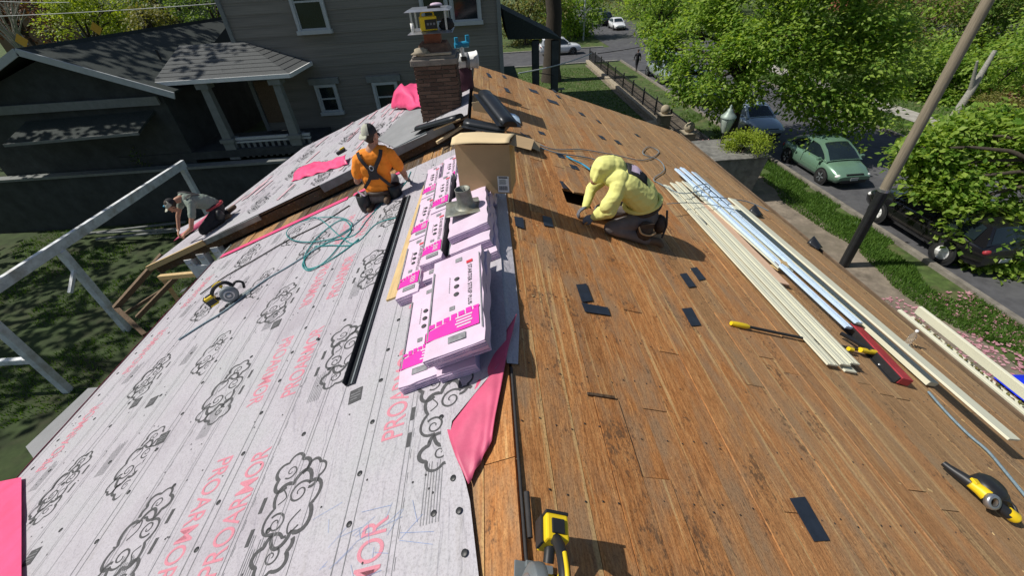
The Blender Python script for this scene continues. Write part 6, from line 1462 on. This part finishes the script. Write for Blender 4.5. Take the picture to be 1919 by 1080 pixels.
# concrete planter
pa, pb = V((8.2, 15.0, -3.9)), V((9.4, 15.6, -3.9))
w1, w2 = AX(1362, 301, 8.4), AX(1442, 296, 9.9)
zt_ = -4.35; c1_, c2_ = G(1362, 301, zt_), G(1441, 296, zt_)
pl = thing('planter_wall', 'weathered grey concrete planter wall with a sloping end near the lantern', 'planter', (c1_.x, c1_.y, GZ))
o_ = V((c1_.x, c1_.y, GZ)); q = MB()
q.hexa([V((c1_.x-.5, c1_.y, GZ)), V((c2_.x-.35, c2_.y, GZ)), V((c2_.x-.3, c2_.y+2.2, GZ)), V((c1_.x-.5, c1_.y+2.2, GZ)), V((c1_.x-.5, c1_.y, zt_)), V((c2_.x, c2_.y, zt_)), V((c2_.x, c2_.y+2.2, zt_)), V((c1_.x-.5, c1_.y+2.2, zt_))])
q.part('wall', M['darkwall2'], pl, o_, bev=.02)
q = MB(); q.box((c1_.x*.5+c2_.x*.5-.2, (c1_.y+c2_.y)/2+1.1, zt_+.03), (c2_.x-c1_.x+.6, 2.3, .06)); q.part('coping', M['darkwall2'], pl, o_, bev=.015)
# overhead wires
def wire(a, b_, sag, rad, label, m_=M['strap']):
    a, b_ = V(a), V(b_); ps = [a+(b_-a)*t_-V((0, 0, sag*4*t_*(1-t_))) for t_ in np.linspace(0, 1, 16)]
    q = MB(); q.tube(ps, rad, 5); q.solo('overhead_wire', m_, label, 'wire', group='overhead wires')
wire(AY(0, 30, 28), AY(418, 5, 28), .05, .022, 'lower pale wire crossing the trees at upper left', M['trim'])
wire(AY(0, 2, 30), AY(130, 4, 30), .03, .02, 'upper pale wire at the top left corner', M['trim'])
wire(AY(972, 137, 17), AY(1108, 100, 26), .1, .025, 'pale service cable slanting past the side porch', M['trim'])
wire(AY(1000, 134, 20), AY(1165, 144, 30), .2, .018, 'thin dark cable over the front lawn')
wire(AY(1120, 100, 26), AY(1420, 28, 30), .25, .02, 'dark cable running into the street tree')
p = G(1093, 75); q = MB(); q.tube([(p.x, p.y, GZ), (p.x, p.y, GZ+9)], .11, 8); q.solo('street_pole', M['trim'], 'thin white pole at the street corner', 'pole', V((p.x, p.y, GZ)))
for px, py, y, lb in ((40, 76, 40, 'amber diamond sign at the far left edge'), (180, 53, 44, 'amber diamond sign in front of the lime tree')):
    p = AY(px, py, y); sg = thing('road_sign', lb, 'sign', (p.x, p.y, GZ+1.2), 'amber road signs'); s = .5
    q = MB(); q.tube([(0, .06, 0), (0, .06, p.z-GZ-1.2)], .05, 6); q.part('post', M['grey'], sg)
    q = MB(); zc = p.z-GZ-1.2; q.hexa([(0, 0, zc-s), (s, 0, zc), (0, 0, zc+s), (-s, 0, zc), (0, .03, zc-s), (s, .03, zc), (0, .03, zc+s), (-s, .03, zc)]); q.part('panel', M['sign'], sg)
# blue tarp below the right eave
q = MB(); a = G(1878, 712); q.grid(lambda s, t_: V((a.x-.3+2.6*s, a.y-1.6*t_, GZ+.12+.18*abs(noise.noise(V((s*3, t_*3, 1))))+.25*math.sin(math.pi*s)*math.sin(math.pi*t_))), 14, 12); q.solo('blue_tarp', M['bluetarp'], 'bright blue tarpaulin on the ground at the right edge', 'tarp')
# ================================================================== TREES AND SHRUBS
def leafcloud(rg, clumps, n, size, lobes=1, spray=5, droop=.2):
    vs = []; fs = []
    wts = [c[1][0]*c[1][1] for c in clumps]; tot = sum(wts)
    for (c, r_), wt in zip(clumps, wts):
        m_ = max(4, int(n*wt/tot/spray))
        for i in range(m_):
            d = V((rg.gauss(0, 1), rg.gauss(0, 1), rg.gauss(0, 1))).normalized(); k = rg.random()**.42
            b_ = V((c[0]+d.x*r_[0]*k, c[1]+d.y*r_[1]*k, c[2]+d.z*r_[2]*k))
            if noise.noise(b_*.9+V((3, 1, 7))) < -.10: continue
            out = (V((d.x, d.y, d.z*.6-droop))).normalized()
            for j in range(spray):
                p = b_+V((rg.gauss(0, 1), rg.gauss(0, 1), rg.gauss(0, .6)))*size*1.1
                u = (out+V((rg.gauss(0, .6), rg.gauss(0, .6), rg.gauss(0, .35)))).normalized(); n_ = V((rg.gauss(-.15, .42), rg.gauss(0, .42), 1)).normalized(); s = u.cross(n_).normalized(); s_ = size*rg.uniform(.6, 1.3)
                q0 = len(vs); tip = u*s_; n2 = s.cross(u)
                vs += [p, p+tip*.45+s*s_*.30, p+tip-n2*s_*.12, p+tip*.45-s*s_*.30]; fs.append((q0, q0+1, q0+2, q0+3))
    return vs, fs
def tree(name, label, x, y, gz, trunk_h, crown, n, size, leafm, barkm, group, trunk_r=.22, seed=1, cat='tree', spray=5, lean=(0, 0)):
    """crown = list of (centre relative to the foot, radii)"""
    rg = random.Random(seed); t = thing(name, label, cat, (x, y, gz), group)
    q = MB(); top = V((lean[0], lean[1], trunk_h)); q.tube([(0, 0, -.1), V((0, 0, .25)), top*.5+V((rg.uniform(-.1, .1), rg.uniform(-.1, .1), 0)), top], [trunk_r*1.5, trunk_r*1.08, trunk_r*.9, trunk_r*.7], 10)
    for c, r_ in crown[:9]:
        c = V(c); q.tube(catmull([top*rg.uniform(.75, .98), top*.5+c*.5+V((0, 0, .1*trunk_h)), c], 3), [trunk_r*.55, trunk_r*.48, trunk_r*.4, trunk_r*.3, trunk_r*.22, trunk_r*.14, trunk_r*.08], 6)
        for k in range(3):
            e = c+V((rg.uniform(-1, 1)*r_[0], rg.uniform(-1, 1)*r_[1], rg.uniform(-.3, .8)*r_[2]))*.8; q.tube([c*.8+top*.2, (c+e)/2+V((0, 0, .1)), e], [trunk_r*.2, trunk_r*.12, .01], 4)
    q.part('trunk', barkm, t)
    vs, fs = leafcloud(rg, crown, n, size, spray=spray)
    q = MB(); q.v = vs; q.f = fs; q.mi = [0]*len(fs); q.sm = [False]*len(fs); q.part('crown', leafm, t)
    return t
def clumps(rg, n, R_, H, zc, rr):
    out = []
    for i in range(n):
        a = rg.uniform(0, 6.28); k = rg.random()**.5; z = zc+rg.uniform(-1, 1)*H; f = math.sqrt(max(.08, 1-((z-zc)/(H*1.25))**2)); r_ = rr*rg.uniform(.7, 1.25)
        out.append(((math.cos(a)*R_*k*f, math.sin(a)*R_*k*f, z), (r_, r_, r_*.72)))
    return out
rg = random.Random(31)
# main street tree: crown clumps placed about its trunk
tx, ty = 13.0, 22.3
cr_ = []
for px, py, y, r_ in ((1260, 95, 23, 1.1), (1300, 60, 23, 1.2), (1290, 140, 21.5, 1.0), (1330, 110, 21, 1.3), (1380, 50, 22, 1.4), (1380, 110, 20.5, 1.3), (1330, 165, 20, .8), (1400, 160, 20, 1.0), (1440, 70, 20, 1.4), (1450, 130, 19.5, 1.2), (1500, 40, 20.5, 1.4), (1510, 110, 19.5, 1.2),
                      (1560, 70, 20, 1.3), (1580, 150, 19.5, 1.1), (1520, 190, 19, .9), (1600, 40, 20, 1.3), (1630, 110, 19, 1.1), (1580, 215, 18.7, .75), (1550, 255, 18.4, .5), (1490, 170, 19, .8), (1640, 170, 18.8, .8), (1600, 190, 18.6, .8), (1420, 10, 21.5, 1.4), (1520, -10, 21, 1.5), (1330, 15, 23, 1.2), (1640, 10, 20, 1.4), (1360, 190, 20.5, .5), (1230, 85, 23.5, .6), (1215, 60, 24, .6), (1290, 180, 21, .55), (1340, 205, 20.3, .5), (1530, 225, 18.7, .6), (1560, 275, 18.2, .4), (1530, 272, 18.0, .42), (1585, 280, 17.8, .35), (1500, 262, 18.4, .35), (1545, 292, 17.7, .25), (1610, 240, 18.3, .55), (1650, 215, 18.4, .6), (1670, 60, 19.5, 1.1), (1690, 130, 18.8, .8), (1500, -90, 21, 1.9), (1400, -70, 22.5, 1.7), (1600, -80, 20.5, 1.8)):
    p = AY(px, py, y); r_ *= 1.12; cr_.append(((p.x-tx, p.y-ty, p.z-GZ), (r_, r_, r_*.8)))
tree('street_tree', 'broad spring green street tree hiding the parked cars', tx, ty, GZ, 3.4, cr_, 72000, .20, M['leaf'], M['bark'], 'street trees', .26, 5)
# near right tree, branches reaching into the frame
tx, ty = 16.6, 9.6
cr_ = []
for px, py, y, r_ in ((1780, 250, 12.3, .55), (1840, 260, 12, .7), (1900, 280, 11.6, .8), (1760, 310, 11.8, .5), (1820, 320, 11.5, .6), (1880, 340, 11, .7), (1730, 350, 11.6, .45), (1700, 280, 12.2, .3), (1745, 400, 11.2, .4), (1720, 300, 12.2, .45), (1760, 260, 12.4, .5), (1750, 440, 10.8, .25), (1780, 420, 10.6, .5), (1830, 440, 10.2, .55), (1765, 475, 10.4, .3), (1850, 480, 9.9, .5), (1910, 600, 8.8, .3), (1900, 560, 9, .4), (1790, 380, 11, .55), (1850, 400, 10.5, .6), (1910, 420, 10, .7), (1800, 430, 10.5, .4), (1880, 470, 9.8, .45), (1915, 520, 9.2, .3), (1700, 310, 12, .25), (1870, 230, 12.5, .6), (1750, 280, 12, .5), (1700, 335, 11.7, .3), (1770, 350, 11.4, .6), (1830, 370, 10.9, .7), (1850, 450, 10.2, .6), (1800, 470, 10.2, .4), (1840, 500, 9.8, .45), (1890, 520, 9.4, .5), (1870, 560, 9.0, .3), (1900, 240, 12, .8), (1820, 235, 12.4, .55), (1990, 300, 11, 1.3), (1980, 420, 10, 1.2), (1860, 530, 9.2, .2), (2060, 250, 10.5, 1.6)):
    p = AY(px, py, y); cr_.append(((p.x-tx, p.y-ty, p.z-GZ), (r_, r_, r_*.6)))
tree('street_tree', 'leafy tree whose long leaved branches hang over the black car at the right', tx, ty, GZ, 3.0, cr_, 42000, .2, M['leaf'], M['bark'], 'street trees', .2, 6)
# trees and hedges across the street
for px, py, x, rad, hh, lm, lb, n, sd in ((1870, 130, 31, 3.2, 3.2, 'leaf', 'bright green tree right of the utility pole across the street', 9000, 41), (1760, 90, 34, 3.0, 3.5, 'leafdark', 'dark green tree behind the utility pole', 9000, 42), (1680, 60, 38, 2.8, 3.2, 'leafolive', 'olive brown shrubby tree left of the utility pole', 8000, 43), (1560, 10, 44, 4, 4, 'leafdark', 'dark tree above the street tree crown', 8000, 44), (1770, 150, 29, 1.9, 1.8, 'leaf', 'leafy green tree partly hiding the pale mottled trunk', 6500, 56), (1640, 150, 26.8, 1.5, 1.3, 'leaf', 'bright bush on the far verge behind the street tree', 4500, 51), (1560, 120, 30, 2.4, 2.2, 'leafdark', 'dark shrubby tree on the far lawn', 6000, 52), (1800, 60, 40, 3.4, 3.4, 'leafolive', 'olive tree above the pale mottled trunk', 8000, 53), (1440, 60, 36, 3, 3, 'leafdark', 'dark tree across the street behind the crown', 7000, 54), (1330, 40, 40, 3, 3, 'leaf', 'green tree across the street by the crossing', 7000, 55), (1900, 30, 36, 3.5, 3.2, 'leaf', 'tall green tree in the top right corner', 9000, 45), (1910, 190, 29.5, 1.4, 1.3, 'leafred', 'rusty brown bush at the right edge across the street', 3500, 46), (1720, 170, 28.5, 1.3, 1.2, 'leafdark', 'dark round bush behind the far path', 3500, 47), (1850, 240, 27.2, 1.2, .9, 'leafolive', 'yellow green bush by the far sidewalk', 3500, 48), (1250, 30, 48, 4.2, 3.8, 'leafolive', 'olive tree beyond the crossing', 8000, 49), (1470, -10, 52, 5, 4.5, 'leafdark', 'tall dark tree filling the gap above the cars', 8000, 50)):
    p = AX(px, py, x); zc = max(p.z-GZ, hh*.7); r2 = random.Random(sd)
    tree('background_tree' if rad > 1.6 else 'bush', lb, p.x, p.y, GZ, max(.5, zc-hh*.5), clumps(r2, 20 if rad > 1.6 else 9, rad*1.15, hh*.9, zc, rad*.46), int(n*1.6), .24 if rad > 1.6 else .12, M[lm], M['bark'], 'trees and bushes across the street', .16 if rad > 1.6 else .06, sd, 'tree' if rad > 1.6 else 'bush', spray=6)
p = G(1785, 222); q = MB(); q.tube([(p.x, p.y, GZ), (p.x+.15, p.y, GZ+1.6), (p.x+.5, p.y+.3, GZ+3.4)], [.22, .17, .1], 10); q.tube([(p.x+.1, p.y, GZ+1.5), (p.x-.5, p.y, GZ+3.0)], [.12, .05], 8); q.solo('tree_trunk', M['barkpale'], 'pale mottled trunk across the street', 'tree', V((p.x, p.y, GZ)))
# trees beyond the cross street and behind the neighbours
for px, py, y, rad, hh, lm, lb, n, sd in ((985, 18, 62, 4.5, 3.6, 'leafolive', 'olive tree right of the tall grey house', 8000, 60), (1075, 15, 66, 4, 3.6, 'leaf', 'green tree behind the thin white pole', 8000, 61), (1190, 5, 95, 7, 5, 'leafolive', 'tall olive tree at the end of the street', 8000, 62), (1240, 12, 62, 3.6, 3, 'leaf', 'green tree on the far corner of the crossing', 8000, 71), (1290, 8, 74, 4.5, 4, 'leafdark', 'dark tree beyond the far corner', 8000, 72), (1215, -2, 84, 5, 4, 'leaf', 'light green tree overhanging the far street', 8000, 73), (1030, 12, 78, 5, 4, 'leafdark', 'dark tree behind the thick trunk', 8000, 74), (1125, -5, 130, 9, 7, 'leafdark', 'dark tree closing the end of the street', 8000, 63), (150, 42, 46, 3.6, 2.6, 'leaflime', 'bright lime tree behind the long dark roof', 12000, 64), (330, 20, 50, 3.6, 3.2, 'leafdark', 'dark tree left of the tall grey house', 8000, 65), (250, 10, 58, 4.0, 3.4, 'leafolive', 'brownish tree behind the lime tree', 7000, 66), (395, 20, 44, 2.6, 2.6, 'leafdark', 'dark bush against the side of the tall grey house', 5000, 67), (20, 20, 62, 4.6, 3.6, 'leafred', 'brown tree in the top left corner', 6000, 68), (280, 45, 40, 1.6, 1.1, 'leafolive', 'small yellow green bush behind the long dark roof', 3000, 69), (1330, -25, 80, 8, 6, 'leafolive', 'hazy olive tree beyond the street tree', 8000, 70)):
    p = AY(px, py, y); zc = max(p.z-GZ, hh*.75); r2 = random.Random(sd)
    tree('background_tree', lb, p.x, p.y, GZ, max(.6, zc-hh*.5), clumps(r2, 18, rad, hh*.85, zc, rad*.40), n, .24 if y < 60 else .4, M[lm], M['bark'], 'trees beyond the neighbouring houses', .25, sd, spray=6)
p = AY(1034, 60, 40); q = MB(); q.tube([(p.x, p.y, GZ), (p.x, p.y, GZ+1), (p.x+.2, p.y, GZ+5), (p.x-.3, p.y, GZ+9)], [.95, .75, .62, .6], 14); q.solo('tree_trunk', M['bark'], 'thick dark tree trunk behind the side porch roof', 'tree', V((p.x, p.y, GZ)))
# bare shrub with thin branches at upper left
p = AY(20, 60, 42); rg = random.Random(8); bt_ = thing('bare_tree', 'leafless grey brown tree at the upper left edge', 'tree', (p.x, p.y, GZ)); q = MB()
zz = p.z-GZ
q.tube([(0, 0, 0), (0, 0, zz*.7)], [.25, .18], 8)
for k in range(16):
    a = rg.uniform(0, 6.28); e = V((math.cos(a)*rg.uniform(.8, 2.4), math.sin(a)*rg.uniform(.8, 2), zz+rg.uniform(.8, 3))); m2 = V((e.x*.3, e.y*.3, zz)); q.tube([(0, 0, zz*rg.uniform(.4, .7)), m2, e], [.11, .07, .02], 5)
    for j in range(3): q.tube([m2.lerp(e, .4), e+V((rg.uniform(-.8, .8), rg.uniform(-.8, .8), rg.uniform(-.2, .8)))], [.03, .01], 4)
q.part('trunk', M['barkpale'], bt_)
# shrubs in the garden
for px, py, z, rr, lm, lb, n, sd in ((1392, 282, -4.2, .85, 'leaflime', 'yellow green shrub on top of the concrete planter', 5000, 80), (1325, 283, -5.5, .42, 'petal', 'pink flowering bush at the foot of the lantern', 2200, 81), (1350, 262, -5.4, .5, 'leafdark', 'small dark shrub behind the lantern post', 2500, 82), (30, 215, -2.5, 1.0, 'leafdark', 'dark leafy bush at the left edge in front of the gable', 7000, 83), (60, 270, -3.0, .9, 'leafdark', 'dark bush below the left gable', 5000, 84), (300, 290, -3.6, .7, 'leafdark', 'low dark shrub by the porch pedestal', 3000, 85)):
    p = G(px, py, z); r2 = random.Random(sd); foot = min(z-rr*.8, -4.4 if px > 1000 else -3.9); foot = GZ if (1000 < px < 1380) else (-4.35 if px > 1000 else -3.9)
    tree('shrub', lb, p.x, p.y, foot, max(.1, z-foot-rr*.3), clumps(r2, 7, rr, rr*.6, z-foot, rr*.5), n, .075 if px > 1000 else .1, M[lm], M['bark'], None, .03, sd, 'shrub')
# big trees left of the yard (outside the view), whose shade lies over the yard and the neighbouring porch
for x, y, sd in ((-21, 2.5, 90), (-24.5, 10.5, 91), (-24.5, 22, 92)):
    r2 = random.Random(sd)
    tree('yard_tree', {90: 'nearest big tree left of the shaded yard', 91: 'middle big tree left of the shaded yard', 92: 'farthest big tree left of the shaded yard'}[sd], x, y, GZ, 5.0, clumps(r2, 34, 5.4, 6.0, 9.0 if sd < 92 else 13.5, 2.1), 5200, .42, M['leafdark'], M['bark'], 'trees left of the yard', .4, sd, spray=5)
# backdrop of far houses and hills
for px, py, y, wd, hh, mt_, lb in ((60, 5, 75, 16, 6, 'oldwood', 'brown house far behind the trees at upper left'), (1260, -5, 110, 14, 6, 'tan_stone', 'pale house far up the street'), (300, -5, 80, 12, 6, 'darkwall', 'dark house far behind the tall grey house'), (1700, 5, 70, 12, 5, 'terracotta', 'brick house glimpsed across the street'), (1880, 0, 58, 10, 5, 'brick', 'reddish house in the top right corner')):
    p = AY(px, py, y); hn = thing('far_house', lb, 'house', (p.x, p.y, GZ), 'far houses')
    q = MB(); q.box((0, 4, hh/2), (wd, 8, hh)); q.part('wall', M[mt_], hn)
    q = MB(); q.prism([(-wd/2-.4, hh), (wd/2+.4, hh), (0, hh+wd*.28)], -8.4, .4, mx=Matrix(((1, 0, 0, 0), (0, 0, -1, 0), (0, 1, 0, 0), (0, 0, 0, 1)))); q.part('roof', M['shingledark'], hn)
    for k in (-.3, 0, .3):
        f = MB(); f.box((wd*k, -.03, hh*.55), (1.3, .1, 1.6)); fo_ = f.part('window', M['trim'], hn); g = MB(); g.box((wd*k, -.09, hh*.55), (1.1, .05, 1.4)); g.part('pane', M['glass'], fo_)
q = MB(); rg = random.Random(77)
vs, fs = leafcloud(rg, [((x, 230+rg.uniform(-20, 30), GZ+5), (14, 10, 9)) for x in range(-220, 330, 16)], 26000, 1.3)
q.v = vs; q.f = fs; q.mi = [0]*len(fs); q.sm = [False]*len(fs); stuff(q, 'far_woods', M['leafdark'], 'far wooded edge of the town', cat='woods')
bpy.data.objects.remove(fo)
bpy.context.view_layer.update()
